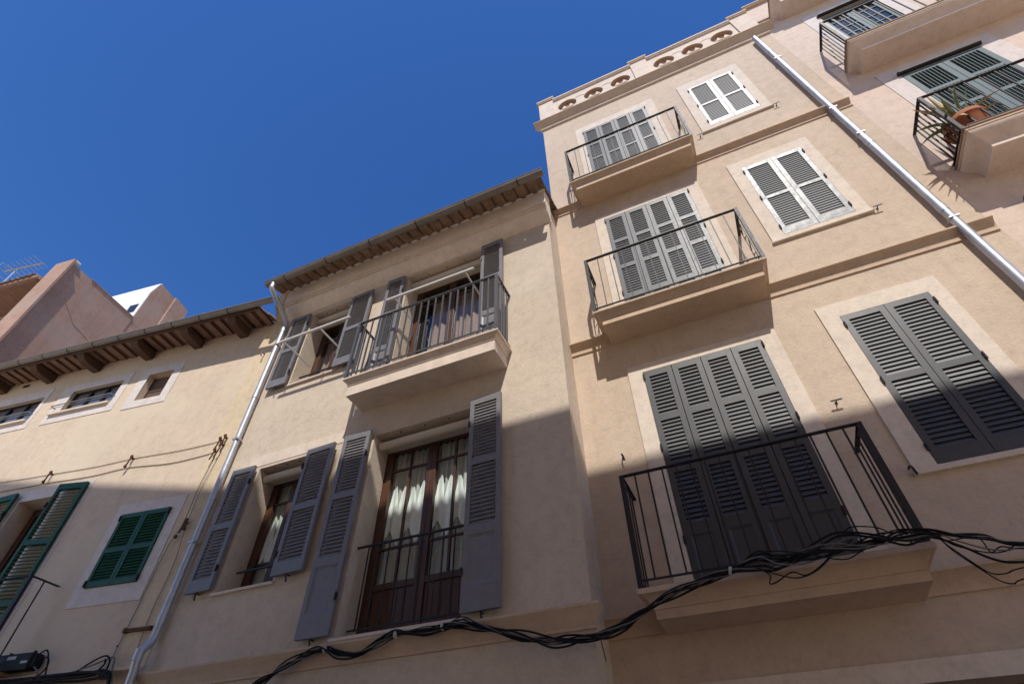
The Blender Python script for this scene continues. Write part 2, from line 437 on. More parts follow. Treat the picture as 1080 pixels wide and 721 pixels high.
# pierced parapet
PZ0, PZ1 = 13.53, 14.55; yP = -.012
def oval_cell(mb, rv, x0, x1, z0, z1, cx, cz, rx, rz, y, dep):
    n = 40; inn = []; outp = []
    for k in range(n):
        a = 2 * PI * k / n; ca, sa = math.cos(a), math.sin(a)
        inn.append((cx + rx * ca, cz + rz * sa))
        t = min(((x1 - cx) if ca > 0 else (cx - x0)) / abs(ca) if abs(ca) > 1e-9 else 1e9, ((z1 - cz) if sa > 0 else (cz - z0)) / abs(sa) if abs(sa) > 1e-9 else 1e9)
        outp.append((cx + t * ca, cz + t * sa))
    for cxn, czn in ((x0, z0), (x1, z0), (x1, z1), (x0, z1)):
        j = min(range(n), key=lambda k: (outp[k][0] - cxn) ** 2 + (outp[k][1] - czn) ** 2); outp[j] = (cxn, czn)
    for k in range(n):
        l = (k + 1) % n
        mb.quad((outp[k][0], y, outp[k][1]), (outp[l][0], y, outp[l][1]), (inn[l][0], y, inn[l][1]), (inn[k][0], y, inn[k][1]))
        rv.quad((inn[k][0], y + .012, inn[k][1]), (inn[l][0], y + .012, inn[l][1]), (inn[l][0], y + dep, inn[l][1]), (inn[k][0], y + dep, inn[k][1]))
        mb.quad((inn[k][0], y, inn[k][1]), (inn[l][0], y, inn[l][1]), (inn[l][0], y + .012, inn[l][1]), (inn[k][0], y + .012, inn[k][1]))
piers = [(-1.30, -.94), (.965, 1.325), (3.19, 3.55)]
for (a, b) in ((-.94, .965), (1.325, 3.19)):
    wdt = (b - a) / 3; par = MB(); back = MB()
    for k in range(3):
        c0, c1 = a + wdt * k, a + wdt * (k + 1); cx = (c0 + c1) / 2; cz = 14.10
        oval_cell(par, back, c0, c1, PZ0, PZ1, cx, cz, .225, .245, yP, .09)
        back.box(c0, c1, yP + .09, yP + .30, PZ0, PZ1)
        # pale tracery inside each oval: a lambda and a cross bar
        orn = MB()
        for sx, hh in ((-1, .15), (1, .15)):
            orn.extrude_y([(cx + sx * .02, cz - .11), (cx + sx * .15, cz - .11), (cx + sx * .075, cz - .11 + hh)], yP + .015, yP + .088)
        orn.extrude_y([(cx - .20, cz - .125), (cx + .20, cz - .125), (cx + .20, cz - .111), (cx - .20, cz - .111)], yP + .02, yP + .085)
        orn.build('oval_tracery', M['pale_stone'], H3)
        # small eyebrow and cross cuts between the ovals
        if k < 2:
            ex = c1
            pts = [(ex + .15 * math.cos(t), 14.12 + .17 * math.sin(t)) for t in [PI * (.15 + .7 * q / 10) for q in range(11)]]
            for q in range(10):
                p, p2 = pts[q], pts[q + 1]
                back.add([(p[0], yP - .004, p[1]), (p2[0], yP - .004, p2[1]), (p2[0], yP - .004, p2[1] - .022), (p[0], yP - .004, p[1] - .022)], [(0, 1, 2, 3)])
    pp_ = par.build('parapet', M['pale_stone'], H3); back.build('parapet_infill', M['oval_brown'], pp_)
for (a, b) in ((-.94, .965), (1.325, 3.19)):
    MB().box(a + .002, b - .002, -.05, .30, 14.552, 14.585).box(a + .002, b - .002, -.07, .32, 14.585, 14.64).build('parapet_coping', M['pale_stone'], H3, bevel=.006)
for (a, b) in piers:
    p = MB().box(a, b, -.045, .30, 13.53, 14.64).build('parapet_pier', M['pale_stone'], H3)
    MB().box(a - .02, b + .02, -.075, .33, 14.642, 14.68).box(a - .035, b + .035, -.09, .345, 14.68, 14.75).build('pier_cap', M['stone'], p, bevel=.006)
# four leaf doors
def door_leaves(parent, hole, panels, y, mat, zs, tilt=70):
    a, b, c, d = hole; w = (b - a) / 4; g = .004
    me = leaf(w - 2 * g, d - c - .01, panels, mat, tilt=tilt)
    for k in range(4):
        hs = 'l' if k == 0 else ('r' if k == 3 else None)
        shutter(parent, me, (a + w * k + g, y, c + .004), 0, hs, w - 2 * g, zs if hs else ())
def rel(c, *zz): return [(k, a - c, b - c) for k, a, b in zz]
door_leaves(H3, doors3['A'], rel(3.17, ('P', 3.30, 3.71), ('L', 3.82, 4.36), ('L', 4.47, 5.00), ('L', 5.07, 5.64)), -.018, 'grey_paint', (2.48, 1.5, .5))
door_leaves(H3, doors3['B'], rel(6.54, ('P', 6.67, 7.06), ('L', 7.15, 7.72), ('L', 7.80, 8.36), ('L', 8.43, 9.00)), -.018, 'grey_paint', (2.46, 1.5, .65), 76)
door_leaves(H3, doors3['C'], rel(9.86, ('P', 9.98, 10.42), ('L', 10.50, 11.13), ('L', 11.19, 11.70), ('L', 11.77, 12.33)), -.018, 'grey_paint', (2.48, 1.5, .5), 81)
surround(H3, -.605, 1.095, 3.17, 5.86, doors3['A'], 0, .016, 'surround', False, 'door_surround')
surround(H3, -.59, 1.095, 6.54, 9.19, doors3['B'], 0, .016, 'surround', False, 'door_surround')
surround(H3, -.585, 1.06, 9.86, 12.62, doors3['C'], 0, .016, 'surround', False, 'door_surround')
for k, (pan, trim) in {'A': ([('L', 4.05, 4.80), ('L', 4.87, 5.665)], (1.565, 2.735, 3.89, 5.945)),
                       'B': ([('L', 7.45, 8.15), ('L', 8.21, 8.995)], (1.575, 2.735, 7.245, 9.29)),
                       'C': ([('L', 10.80, 11.46), ('L', 11.52, 12.29)], (1.555, 2.70, 10.55, 12.60))}.items():
    a, b, c, d = wins3[k]; w = (b - a) / 2
    me = leaf(w - .006, d - c - .008, rel(c, *pan), 'grey_paint', tilt={'A': 70, 'B': 76, 'C': 81}[k])
    hz = (.16, (d - c) * .5, d - c - .14)
    shutter(H3, me, (a + .003, -.018, c + .004), 0, 'l', w - .006, hz)
    shutter(H3, me, (a + w + .003, -.018, c + .004), 0, 'r', w - .006, hz)
    surround(H3, *trim, wins3[k], 0, .016, 'surround')
for h in list(doors3.values()) + list(wins3.values()): dark_backing(H3, h[0], h[1], h[2], h[3], .13)
for (x, z, me_) in ((1.29, 4.72, hook_me), (1.486, 10.46, hook_me), (2.744, 10.49, hook_me), (2.79, 7.24, hook_me), (-.85, 4.69, stay_me), (1.535, 3.93, stay_me)):
    put(me_, 'shutter_hook', H3, (x, 0, z))
# balconies
bA = balcony(H3, -.745, 1.165, 0, .44, 3.145, 'stone', .07, .10); railing(bA, -.815, 1.235, -.005, -.515, 3.146, 4.175, 'iron', .128)
bB = balcony(H3, -.725, 1.195, 0, .40, 6.515, 'stone', .07, .095, .028, .082); railing(bB, -.79, 1.26, -.005, -.47, 6.516, 7.595, 'iron', .17, 2, .0055, scroll=True)
bC = balcony(H3, -.73, 1.19, 0, .385, 9.845, 'stone', .075, .085, .028, .076); railing(bC, -.79, 1.25, -.005, -.455, 9.846, 10.985, 'iron', .17, 2, .0055, scroll=True)
# drainpipe
pp = MB().tube([(3.262, -.075, 13.16), (3.262, -.075, 0.0)], .047, 16).build('drainpipe', M['zinc'], H3, True)
for z in (12.25, 9.55, 8.45, 6.75, 4.2): MB().tube([(3.262, -.075, z), (3.262, -.075, z + .12)], .0515, 16).build('pipe_collar', M['zinc'], pp, True)
for z in (11.9, 9.62, 8.75, 6.6, 4.0):
    MB().box(3.2105, 3.3135, -.1265, -.0235, z - .008, z + .008).box(3.25, 3.274, -.03, .02, z - .012, z + .012).build('pipe_bracket', M['zinc'], pp)

# ================================================================== HOUSE 2: grey-sand house (facade y = -.43, x -6.56 .. -1.265)
F2 = -.43
H2 = empty('town_house', 'lower house with open grey louvred shutters and one deep railed balcony', 'house', (-4, F2, 0))
OX = 4.0                                      # local x = world x + 4, local y = world y + .43
def L2(x): return x + OX
w1 = (L2(-5.865), L2(-4.99), 3.89, 5.575, .33); d1 = (L2(-3.93), L2(-2.505), 3.17, 5.58, .33)
w2 = (L2(-5.915), L2(-5.03), 7.12, 8.83, .33); d2 = (L2(-3.895), L2(-2.455), 6.36, 8.86, .33)
mb = MB(); wall(mb, L2(-6.56), L2(-1.265), 0, 9.6, 0, [w1, d1, w2, d2], .33, back=8)
mb.build('wall', M['grey_sand'], H2)
mb = MB(); sweep3(mb, L2(-6.56), L2(-1.265), 0, [(.005, 3.125), (.09, 3.115), (.09, 3.095), (.05, 3.03), (.02, 2.955), (.02, 2.93), (0, 2.925)], left=False)
mb.build('string_course', M['stone'], H2)
# smooth band of newer plaster over the first floor window
MB().box(L2(-6.1), L2(-4.45), -.006, .01, 5.62, 5.80).build('lintel_patch', M['pale_stone'], H2)
# eave: plain cove, two fillets, fascia
pf = [(-.03, 9.72), (.225, 9.70), (.225, 9.205), (.215, 9.20), (.205, 9.222), (.195, 9.20), (.195, 9.165), (.185, 9.16), (.175, 9.182), (.165, 9.155)]
pf += [(.165 - .145 * t + .02 * math.sin(PI * t), 9.155 - .195 * t - .012 * math.sin(PI * t)) for t in [q / 8 for q in range(1, 9)]] + [(.012, 8.955), (.012, 8.935), (-.03, 8.93)]
ev = MB().extrude_x([(-o, z) for o, z in pf], L2(-6.60), L2(-1.225)).build('eave_moulding', M['cream_soffit'], H2)
MB().extrude_x([(-o * 1.02 - .012 if o > 0 else .03, z) for o, z in pf[1:-1]] + [(.2, 8.955), (.2, 9.60)], L2(-6.80), L2(-6.603)).build('eave_end_block', M['ochre'], H2)
# roof of barrel tiles
def tile_roof(parent, x0, x1, ye, ze, depth, slope, pitch=.205, mat='tile'):
    mb = MB(); n = int((x1 - x0) / pitch); nseg = 8
    for k in range(n):
        xc = x0 + pitch * (k + .5); jit = random.uniform(-.02, .02); jz = random.uniform(-.008, .008)
        for row in range(int(depth / .42)):
            y0 = ye + jit + row * .42; y1 = y0 + .47; z0 = ze + jz + (y0 - ye) * slope + .012; z1 = ze + jz + (y1 - ye) * slope - .012
            o = []
            for r_ in (.098, .084):
                o.append([(xc + r_ * math.cos(PI * q / nseg), r_ * .75 * math.sin(PI * q / nseg)) for q in range(nseg + 1)])
            poly = o[0] + o[1][::-1]; m = len(poly)
            vs = [(x, y0, z0 + z) for x, z in poly] + [(x * .96 + xc * .04, y1, z1 + z * .9) for x, z in poly]
            fs = [(i, (i + 1) % m, m + (i + 1) % m, m + i) for i in range(m)] + [tuple(range(m - 1, -1, -1)), tuple(range(m, 2 * m))]
            mb.add(vs, fs)
        # channel tile between two covers
        xg = x0 + pitch * k; r_ = .09
        arc = [(xg + r_ * math.cos(PI + PI * q / nseg), .055 + r_ * .6 * math.sin(PI + PI * q / nseg)) for q in range(nseg + 1)]
        arc2 = [(x, z - .014) for x, z in arc]
        poly = arc + arc2[::-1]; m = len(poly)
        vs = [(x, ye - .03, ze + z) for x, z in poly] + [(x, ye + depth, ze + z + (depth + .03) * slope) for x, z in poly]
        mb.add(vs, [(i, (i + 1) % m, m + (i + 1) % m, m + i) for i in range(m)] + [tuple(range(m - 1, -1, -1)), tuple(range(m, 2 * m))])
    return mb.build('roof_tiles', M[mat], parent, True)
tile_roof(H2, L2(-6.70), L2(-1.16), -.60, 9.455, 4.2, .32)
x = L2(-6.70) + .1025
while x < L2(-1.25):
    s_ = random.uniform(.75, 1.15)
    MB().extrude_y([(x - .075 * s_, 9.555), (x + .075 * s_, 9.555), (x + .035 * s_, 9.60), (x + .004, 9.68), (x - .032 * s_, 9.60)], -.25, -.226).build('sunlit_scallop', M['white_render'], H2); x += .205  # white triangles added on the fascia for its sunlit bits between the tiles
g = MB(); n = 10; prof = [(-.605 + .068 * math.cos(PI + PI * q / n), 9.445 + .072 * math.sin(PI + PI * q / n)) for q in range(n + 1)]
prof2 = [(-.605 + .060 * math.cos(PI + PI * q / n), 9.448 + .064 * math.sin(PI + PI * q / n)) for q in range(n + 1)]
g.extrude_x(prof + prof2[::-1], L2(-6.74), L2(-1.10))
gt = g.build('gutter', M['gutter_metal'], H2, True)
gb = MB(); gb.tube([(L2(-6.74), -.673, 9.45), (L2(-1.10), -.673, 9.45)], .011, 8); gb.build('gutter_bead', M['gutter_metal'], gt, True)
x = L2(-6.3)
while x < L2(-1.2):
    MB().extrude_x([(y * 1.0, z - .004) for y, z in prof] + [(y, z) for y, z in prof2[::-1]], x, x + .02).build('gutter_strap', M['iron'], gt); x += .95
# drainpipe at the left edge with a swan neck
px = L2(-6.505)
path = spline([(L2(-6.56), -.605, 9.41), (L2(-6.56), -.605, 9.33), (L2(-6.555), -.57, 9.22), (L2(-6.52), -.20, 8.93), (px, -.09, 8.80), (px, -.07, 8.66)], 5)
path += [Vector((px, -.07, z)) for z in (8.3, 6, 4.2, 3.55)]
path += spline([(px, -.07, 3.50), (px, -.085, 3.42), (px, -.15, 3.33), (px, -.16, 3.24), (px, -.14, 3.12), (px, -.13, 3.0)], 4) + [Vector((px, -.13, 0))]
dp = MB().tube(path, .046, 14).build('drainpipe', M['zinc'], H2, True)
for y, z, q in ((-.07, 8.55, .1), (-.07, 7.0, .1), (-.07, 5.2, .1), (-.07, 3.62, .1), (-.163, 3.22, .12)): MB().tube([(px, y, z), (px, y, z + q)], .052, 14).build('pipe_collar', M['zinc'], dp, True)
for z in (8.2, 6.2, 4.6): MB().box(px - .055, px + .055, -.122, -.018, z - .013, z + .013).box(px - .012, px + .012, -.03, .02, z - .012, z + .012).build('pipe_bracket', M['zinc'], dp)

def casement(parent, x0, x1, z0, z1, y, leaves=2, cols=2, splits=(.86, .30), lock=None, name='window'):
    """wooden casement frame mesh + its panes (sub-parts)"""
    mb = MB(); f = .055
    mb.box(x0, x0 + f, y, y + .07, z0, z1); mb.box(x1 - f, x1, y, y + .07, z0, z1)
    mb.box(x0 + f, x1 - f, y, y + .07, z1 - f, z1); mb.box(x0 + f, x1 - f, y, y + .07, z0, z0 + .03)
    W = (x1 - x0 - 2 * f) / leaves; st = .062; panes = []
    zb = z0 + .032; zt = z1 - f - .002; hgt = zt - zb
    for k in range(leaves):
        a = x0 + f + W * k + .002; b = a + W - .004
        mb.box(a, a + st, y - .012, y + .045, zb, zt); mb.box(b - st, b, y - .012, y + .045, zb, zt)
        mb.box(a + st, b - st, y - .010, y + .045, zt - .07, zt)
        zlo = zb
        if lock:                                   # solid tongued lower panel
            mb.box(a + st, b - st, y - .010, y + .045, zb, zb + .10)
            mb.box(a + st, b - st, y + .008, y + .03, zb + .10, zb + lock)
            nb = 5
            for q in range(1, nb): xx = a + st + (b - a - 2 * st) * q / nb; mb.box(xx - .004, xx + .004, y + .002, y + .008, zb + .10, zb + lock)
            mb.box(a + st, b - st, y - .010, y + .045, zb + lock, zb + lock + .07); zlo = zb + lock + .07
        else:
            mb.box(a + st, b - st, y - .010, y + .045, zb, zb + .08); zlo = zb + .08
        zhi = zt - .07; m_ = .026
        xs = [a + st + (b - a - 2 * st) * q / cols for q in range(cols + 1)]
        for q in range(1, cols): mb.box(xs[q] - m_ / 2, xs[q] + m_ / 2, y, y + .035, zlo, zhi)
        zc = [zlo] + sorted(zlo + (zhi - zlo) * s_ for s_ in splits) + [zhi]
        for z in zc[1:-1]: mb.box(a + st, b - st, y + .001, y + .034, z - m_ / 2, z + m_ / 2)
        for i in range(cols):
            for j in range(len(zc) - 1): panes.append((xs[i], xs[i + 1], zc[j], zc[j + 1]))
    o = mb.build(name, M['wood'], parent, bevel=.003)
    for a, b, c, d in panes: MB().quad((a - .003, y + .018, c - .003), (b + .003, y + .018, c - .003), (b + .003, y + .018, d + .003), (a - .003, y + .018, d + .003)).build('pane', M['glass'], o)
    return o
def room(parent, x0, x1, z0, z1, y, dep=1.6):
    mb = MB()
    a, b, c, d, e, f = x0 - .3, x1 + .3, y, y + dep, z0 - .1, z1 + .2
    mb.quad((a, d, e), (b, d, e), (b, d, f), (a, d, f)); mb.quad((a, c, e), (a, d, e), (a, d, f), (a, c, f)); mb.quad((b, c, e), (b, c, f), (b, d, f), (b, d, e))
    mb.quad((a, c, e), (b, c, e), (b, d, e), (a, d, e)); mb.quad((a, c, f), (a, d, f), (b, d, f), (b, c, f))
    mb.build('room_interior', M['dark_room'], parent)
yf = .335
casement(H2, w1[0], w1[1], w1[2], w1[3], yf, 2, 1, (.80, .22))
casement(H2, d1[0], d1[1], d1[2], d1[3], yf, 2, 2, (.845, .235), lock=.50, name='balcony_door')
casement(H2, w2[0], w2[1], w2[2], w2[3], yf, 2, 1, (.75,))
casement(H2, d2[0], d2[1], d2[2], d2[3], yf, 2, 1, (.80,), lock=.5, name='balcony_door')
for h in (w1, d1, w2, d2): room(H2, h[0], h[1], h[2], h[3], yf + .046)
def curtain(x0, x1, z0, z1, y, label, folds, mat='curtain'):
    mb = MB(); n = folds * 10; rows = 10; rr = random.Random(int(x0 * 100) + 5); ph = [rr.uniform(-.5, .5) for _ in range(folds + 1)]
    g = []
    for j in range(rows + 1):
        t = j / rows
        g.append([(x0 + (x1 - x0) * i / n + .008 * math.sin(i * .9 + j), y + .022 * math.sin(2 * PI * folds * i / n + ph[int(i * folds / n)] + .15 * math.sin(j)) * (.75 + .25 * t), z0 + (z1 - z0) * t) for i in range(n + 1)])
    vs = [v for r_ in g for v in r_]; fs = [(j * (n + 1) + i, j * (n + 1) + i + 1, (j + 1) * (n + 1) + i + 1, (j + 1) * (n + 1) + i) for j in range(rows) for i in range(n)]
    mb.add(vs, fs); o = mb.build('curtain', M[mat], None, True, loc=(-OX, F2, 0)); return tag(o, label, 'curtain')
curtain(d1[0] + .08, (d1[0] + d1[1]) / 2 - .03, d1[2] + .58, d1[3] - .1, yf + .085, 'sheer pale curtain behind the left leaf of the glazed door', 7)
curtain((d1[0] + d1[1]) / 2 + .03, d1[1] - .08, d1[2] + .58, d1[3] - .1, yf + .085, 'sheer pale curtain behind the right leaf of the glazed door', 7)
curtain(w1[0] + .08, w1[1] - .08, w1[2] + .05, w1[3] - .1, yf + .085, 'sheer pale curtain behind the first floor window beside the drainpipe', 8)
curtain(d2[0] + .30, d2[1] - .08, d2[2] + .3, d2[3] - .35, yf + .10, 'dusty rose curtain behind the upper balcony door', 9, 'dusty_curtain')
curtain(w2[0] + .08, w2[1] - .08, w2[2] + .05, w2[3] - .3, yf + .10, 'dusty rose curtain behind the upper window beside the drainpipe', 7, 'dusty_curtain')
M['sun_patch_white'] = paint('sun_patch_colour', (.84, .90, .85), .9, .06, 12, .2, .1)
def sun_patch_sheet(x0, x1, z0, z1, y, n, label):  # added pale sheet, its scalloped top shaped like arched patches of reflected sunlight
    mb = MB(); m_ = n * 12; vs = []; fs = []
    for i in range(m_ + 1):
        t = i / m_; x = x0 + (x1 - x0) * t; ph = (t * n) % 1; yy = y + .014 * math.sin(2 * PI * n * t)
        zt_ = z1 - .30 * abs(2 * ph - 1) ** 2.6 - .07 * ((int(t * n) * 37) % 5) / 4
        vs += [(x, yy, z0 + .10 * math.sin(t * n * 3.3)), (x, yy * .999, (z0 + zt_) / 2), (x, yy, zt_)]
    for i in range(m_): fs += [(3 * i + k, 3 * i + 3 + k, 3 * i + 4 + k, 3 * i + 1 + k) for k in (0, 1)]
    o = mb.add(vs, fs).build('sun_patch_sheet', M['sun_patch_white'], None, True, loc=(-OX, F2, 0)); return tag(o, label, 'curtain')
sun_patch_sheet(d1[0] + .12, (d1[0] + d1[1]) / 2 - .06, 4.30, 5.00, yf + .048, 4, 'white scalloped sheet standing for reflected sun in the left leaf of the glazed door')
sun_patch_sheet((d1[0] + d1[1]) / 2 + .06, d1[1] - .12, 4.30, 5.00, yf + .048, 4, 'white scalloped sheet standing for reflected sun in the right leaf of the glazed door')
sun_patch_sheet(w1[0] + .12, w1[1] - .12, 4.32, 4.98, yf + .048, 5, 'white scalloped sheet standing for reflected sun in the first floor window beside the drainpipe')
# rolled blinds under the lintels
for h in (w1, d1, w2, d2):
    r_ = MB().tube([(h[0] + .02, .14, h[3] - .10), (h[1] - .02, .14, h[3] - .10)], .055, 14).build('rolled_blind', M['blind'], H2, True)
    MB().box(h[0] + .001, h[1] - .001, .20, .325, h[3] - .10, h[3] - .002).build('blind_box', M['blind'], H2)
# small downlight caps in the lintels
for h in (w1, d1, w2, d2):
    for t in (.25, .5, .75):
        x = h[0] + (h[1] - h[0]) * t
        MB().tube([(x, .07, h[3] + .004), (x, .07, h[3] - .006)], .012, 10).build('lintel_hole', M['iron'], H2)
# window sills
for h in (w1, w2): MB().box(h[0] - .03, h[1] + .03, -.035, .33, h[2] - .035, h[2] - .001).build('window_sill', M['pale_stone'], H2, bevel=.005)
MB().box(d1[0] - .03, d1[1] + .03, -.045, .33, d1[2] - .035, d1[2] - .001).build('door_sill', M['pale_stone'], H2, bevel=.005)
# open shutters, folded back on the wall
def open_pair(h, wl, wr, z0, z1, panels, ang=(3, 4), zs=(.15, .85)):
    zs_ = [z0 + (z1 - z0) * t for t in zs]; y = -.075
    me = leaf(wl, z1 - z0, panels, 'mid_grey_paint', .055, .04, 62, .046)
    shutter(H2, me, (h[0] - wl - .02, y - .012, z0), R(ang[0] * .4), 'r', wl, [z - z0 for z in zs_])
    me2 = leaf(wr, z1 - z0, panels, 'mid_grey_paint', .055, .04, 62, .046)
    shutter(H2, me2, (h[1] + .02, y, z0), R(-ang[1] * .4), 'l', wr, [z - z0 for z in zs_])
    for x in (h[0] - wl * .6, h[1] + wr * .55): put(stay_me, 'shutter_stay', H2, (x, 0, z0 - .005))
open_pair(w1, .40, .46, 3.92, 5.60, (('L', .15, .78), ('L', .86, 1.60)))
open_pair(d1, .41, .41, 3.19, 5.64, (('P', .24, .72), ('L', .82, 1.52), ('L', 1.60, 2.36)))
open_pair(w2, .40, .46, 7.13, 8.80, (('L', .15, .78), ('L', .86, 1.60)))
open_pair(d2, .34, .38, 6.40, 8.86, (('P', .24, .72), ('L', .82, 1.52), ('L', 1.60, 2.36)))
# guards across the first floor openings
def guard(x0, x1, z0, z1, y, n, nm='window_guard'):
    gobj = MB().box(x0 - .06, x1 + .03, y - .012, y + .012, z1 - .02, z1).build(nm, M['iron'], H2)
    if n:
        MB().box(x0, x1, y - .008, y + .008, z0, z0 + .015).build('bottom_rail', M['iron'], gobj)
        me = MB().box(-.006, .006, -.006, .006, 0, z1 - z0 - .035).data('baluster', M['iron'])
        for k in range(n): put(me, 'baluster', gobj, (x0 + (x1 - x0) * (k + .7) / n, y, z0 + .015))
guard(d1[0] + .06, d1[1], 3.25, 4.13, .10, 10, 'door_guard')
guard(w1[0] + .20, w1[1], 3.93, 4.15, .10, 0)
guard(w2[0] + .17, w2[1], 7.16, 7.30, .06, 0)
# balcony of the upper floor
bD = balcony(H2, L2(-4.235), L2(-2.02), 0, .385, 6.345, 'pale_stone', .165, .085, .03, .07)
railing(bD, L2(-4.27), L2(-1.98), -.005, -.455, 6.346, 7.44, 'grey_iron', .118, 4, .009)
# projecting awning bars over the upper openings
def awning(x0, x1, z, y, arms, yw=.18):
    a_ = MB().box(x0, x1, y - .016, y + .016, z - .016, z + .016).build('awning_bar', M['alu'], H2)
    for x in arms: MB().box(x - .010, x + .010, y + .017, yw, z - .012, z + .012).build('awning_arm', M['alu'], a_)
awning(L2(-5.87), L2(-4.47), 7.63, -.50, (L2(-5.78), L2(-5.05)))
awning(L2(-3.93), L2(-2.40), 7.91, -.36, (L2(-3.80), L2(-2.55)))

# ================================================================== HOUSE 4: pink house on the right (facade y = 0, x > 3.56)
H4 = empty('town_house', 'pinkish plaster house with teal shutters and deep moulded balconies', 'house', (6, 0, 0))
def L4(x): return x - 6
e1 = (L4(4.33), L4(5.35), 7.47, 9.93, .12); e2 = (L4(4.39), L4(5.26), 10.66, 12.98, .12); e0 = (L4(4.4), L4(5.4), 3.6, 6.0, .12)
mb = MB(); wall(mb, L4(3.561), L4(16), 0, 14.86, 0, [e0, e1, e2], .12, back=9)
mb.build('wall', M['pink'], H4)
MB().box(L4(3.561), L4(16), -.06, .3, 14.862, 14.90).box(L4(3.55), L4(16), -.08, .32, 14.90, 14.95).build('wall_coping', M['stone'], H4, bevel=.006)
MB().box(L4(3.561), L4(3.80), -.03, .01, 13.95, 13.99).build('wall_band', M['stone'], H4)
ch = MB().box(L4(3.58), L4(3.86), .35, .63, 14.9, 15.45).build('chimney', M['pale_stone'], H4)
MB().box(L4(3.53), L4(3.91), .30, .68, 15.45, 15.52).build('chimney_cap', M['stone'], ch, bevel=.01)
def round_balcony(parent, x0, x1, yw, out, zt, body_in=.15, body_h=.30):
    """terracotta edged slab over a body with a rounded moulding"""
    mb = MB()
    mb.box(x0 + .012, x1 - .012, yw - out + .012, yw + .02, zt - .05, zt - .012)
    o = mb.build('balcony', M['stone'], parent)
    MB().box(x0, x1, yw - out, yw + .02, zt - .012, zt + .012).build('tile_edge', M['tile'], o)
    b = MB()
    prof = [(-.02 - (body_in - .02) * (1 - math.cos(PI * q / 12)) / 2, zt - .051 - (body_h - .085) * q / 12) for q in range(13)]
    prof.append((-body_in, zt - body_h))
    Rn = [[(x0 - ov, yw + .02, z), (x0 - ov, yw - out - ov, z), (x1 + ov, yw - out - ov, z), (x1 + ov, yw + .02, z)] for ov, z in prof]
    for a, c in zip(Rn, Rn[1:]):
        for k in range(3): b.quad(a[k], a[k + 1], c[k + 1], c[k])
    b.quad(*reversed(Rn[-1])); b.quad(*Rn[0])
    b.build('balcony_body', M['pink_stone'], o, True)
    return o
bE1 = round_balcony(H4, L4(3.745), L4(7.2), 0, .565, 7.47, .155, .30)
railing(bE1, L4(3.77), L4(7.17), -.005, -.535, 7.483, 8.42, 'iron', .16, 6, .0075, False)
bE2 = round_balcony(H4, L4(3.87), L4(7.2), 0, .53, 10.67, .14, .24)
railing(bE2, L4(3.90), L4(7.17), -.005, -.50, 10.683, 11.68, 'iron', .16, 6, .0075, False)
bE3 = round_balcony(H4, L4(3.79), L4(7.2), 0, .50, 13.92, .14, .32)
def leafgrid(w, h, cols, rows, mat):
    mb = MB(); st = .07
    mb.box(0, st, 0, .035, 0, h); mb.box(w - st, w, 0, .035, 0, h)
    zs = [0, .12] ; 
    H_ = h - .12 - .08; 
    mb.box(st, w - st, .001, .034, 0, .12); mb.box(st, w - st, .001, .034, h - .08, h)
    for r_ in range(1, rows): z = .12 + H_ * r_ / rows; mb.box(st, w - st, .002, .033, z - .035, z + .035)
    for r_ in range(rows):
        za = .12 + H_ * r_ / rows + (.035 if r_ else 0); zb = .12 + H_ * (r_ + 1) / rows - (.035 if r_ < rows - 1 else 0)
        slat_panel(mb, st, w - st, za, zb, .004, .031, .042, .042, .008, 58)
        nx = cols
        for c in range(1, nx): xx = st + (w - 2 * st) * c / nx; mb.box(xx - .004, xx + .004, -.002, .003, za, zb)
    return mb.data('shutter_leaf', M[mat])
for h, rows in ((e0, 4), (e1, 4), (e2, 4)):
    w = (h[1] - h[0]) / 2; me = leafgrid(w - .008, h[3] - h[2] - .01, 8, rows, 'teal_paint')
    if h is e2:
        mb = MB(); hh = h[3] - h[2] - .01; ww = w - .008
        mb.box(0, .055, 0, .035, 0, hh); mb.box(ww - .055, ww, 0, .035, 0, hh); mb.box(.055, ww - .055, 0, .035, 0, .1); mb.box(.055, ww - .055, 0, .035, hh - .06, hh)
        for q in range(1, 7): mb.box(.055, ww - .055, .004, .03, .1 + (hh - .16) * q / 7 - .012, .1 + (hh - .16) * q / 7 + .012)
        for q in (1, 2): xx = .055 + (ww - .11) * q / 3; mb.box(xx - .009, xx + .009, .005, .031, .1, hh - .06)
        me = mb.data('glazed_leaf', M['teal_paint'])
        for s_ in (0, 1):
            o = put(me, 'glazed_door', H4, (h[0] + w * s_ + .004, .03, h[2] + .005))
            MB().box(.055, ww - .055, .016, .02, .1, hh - .06).build('pane', M['glass'], o)
    else:
        for s_ in (0, 1): shutter(H4, me, (h[0] + w * s_ + .004, -.012, h[2] + .005))
    dark_backing(H4, h[0], h[1], h[2], h[3], .115)
    MB().tube([(h[0] - .02, -.045, h[3] + .035), (h[1] + .02, -.045, h[3] + .035)], .028, 10).box(h[0] - .03, h[1] + .03, -.05, .01, h[3] + .008, h[3] + .066).build('blind_box', M['iron'], H4)
    surround(H4, h[0] - .24, h[1] + .24, h[2], h[3] + .28, h[:4], 0, .008, 'white_surround', False)

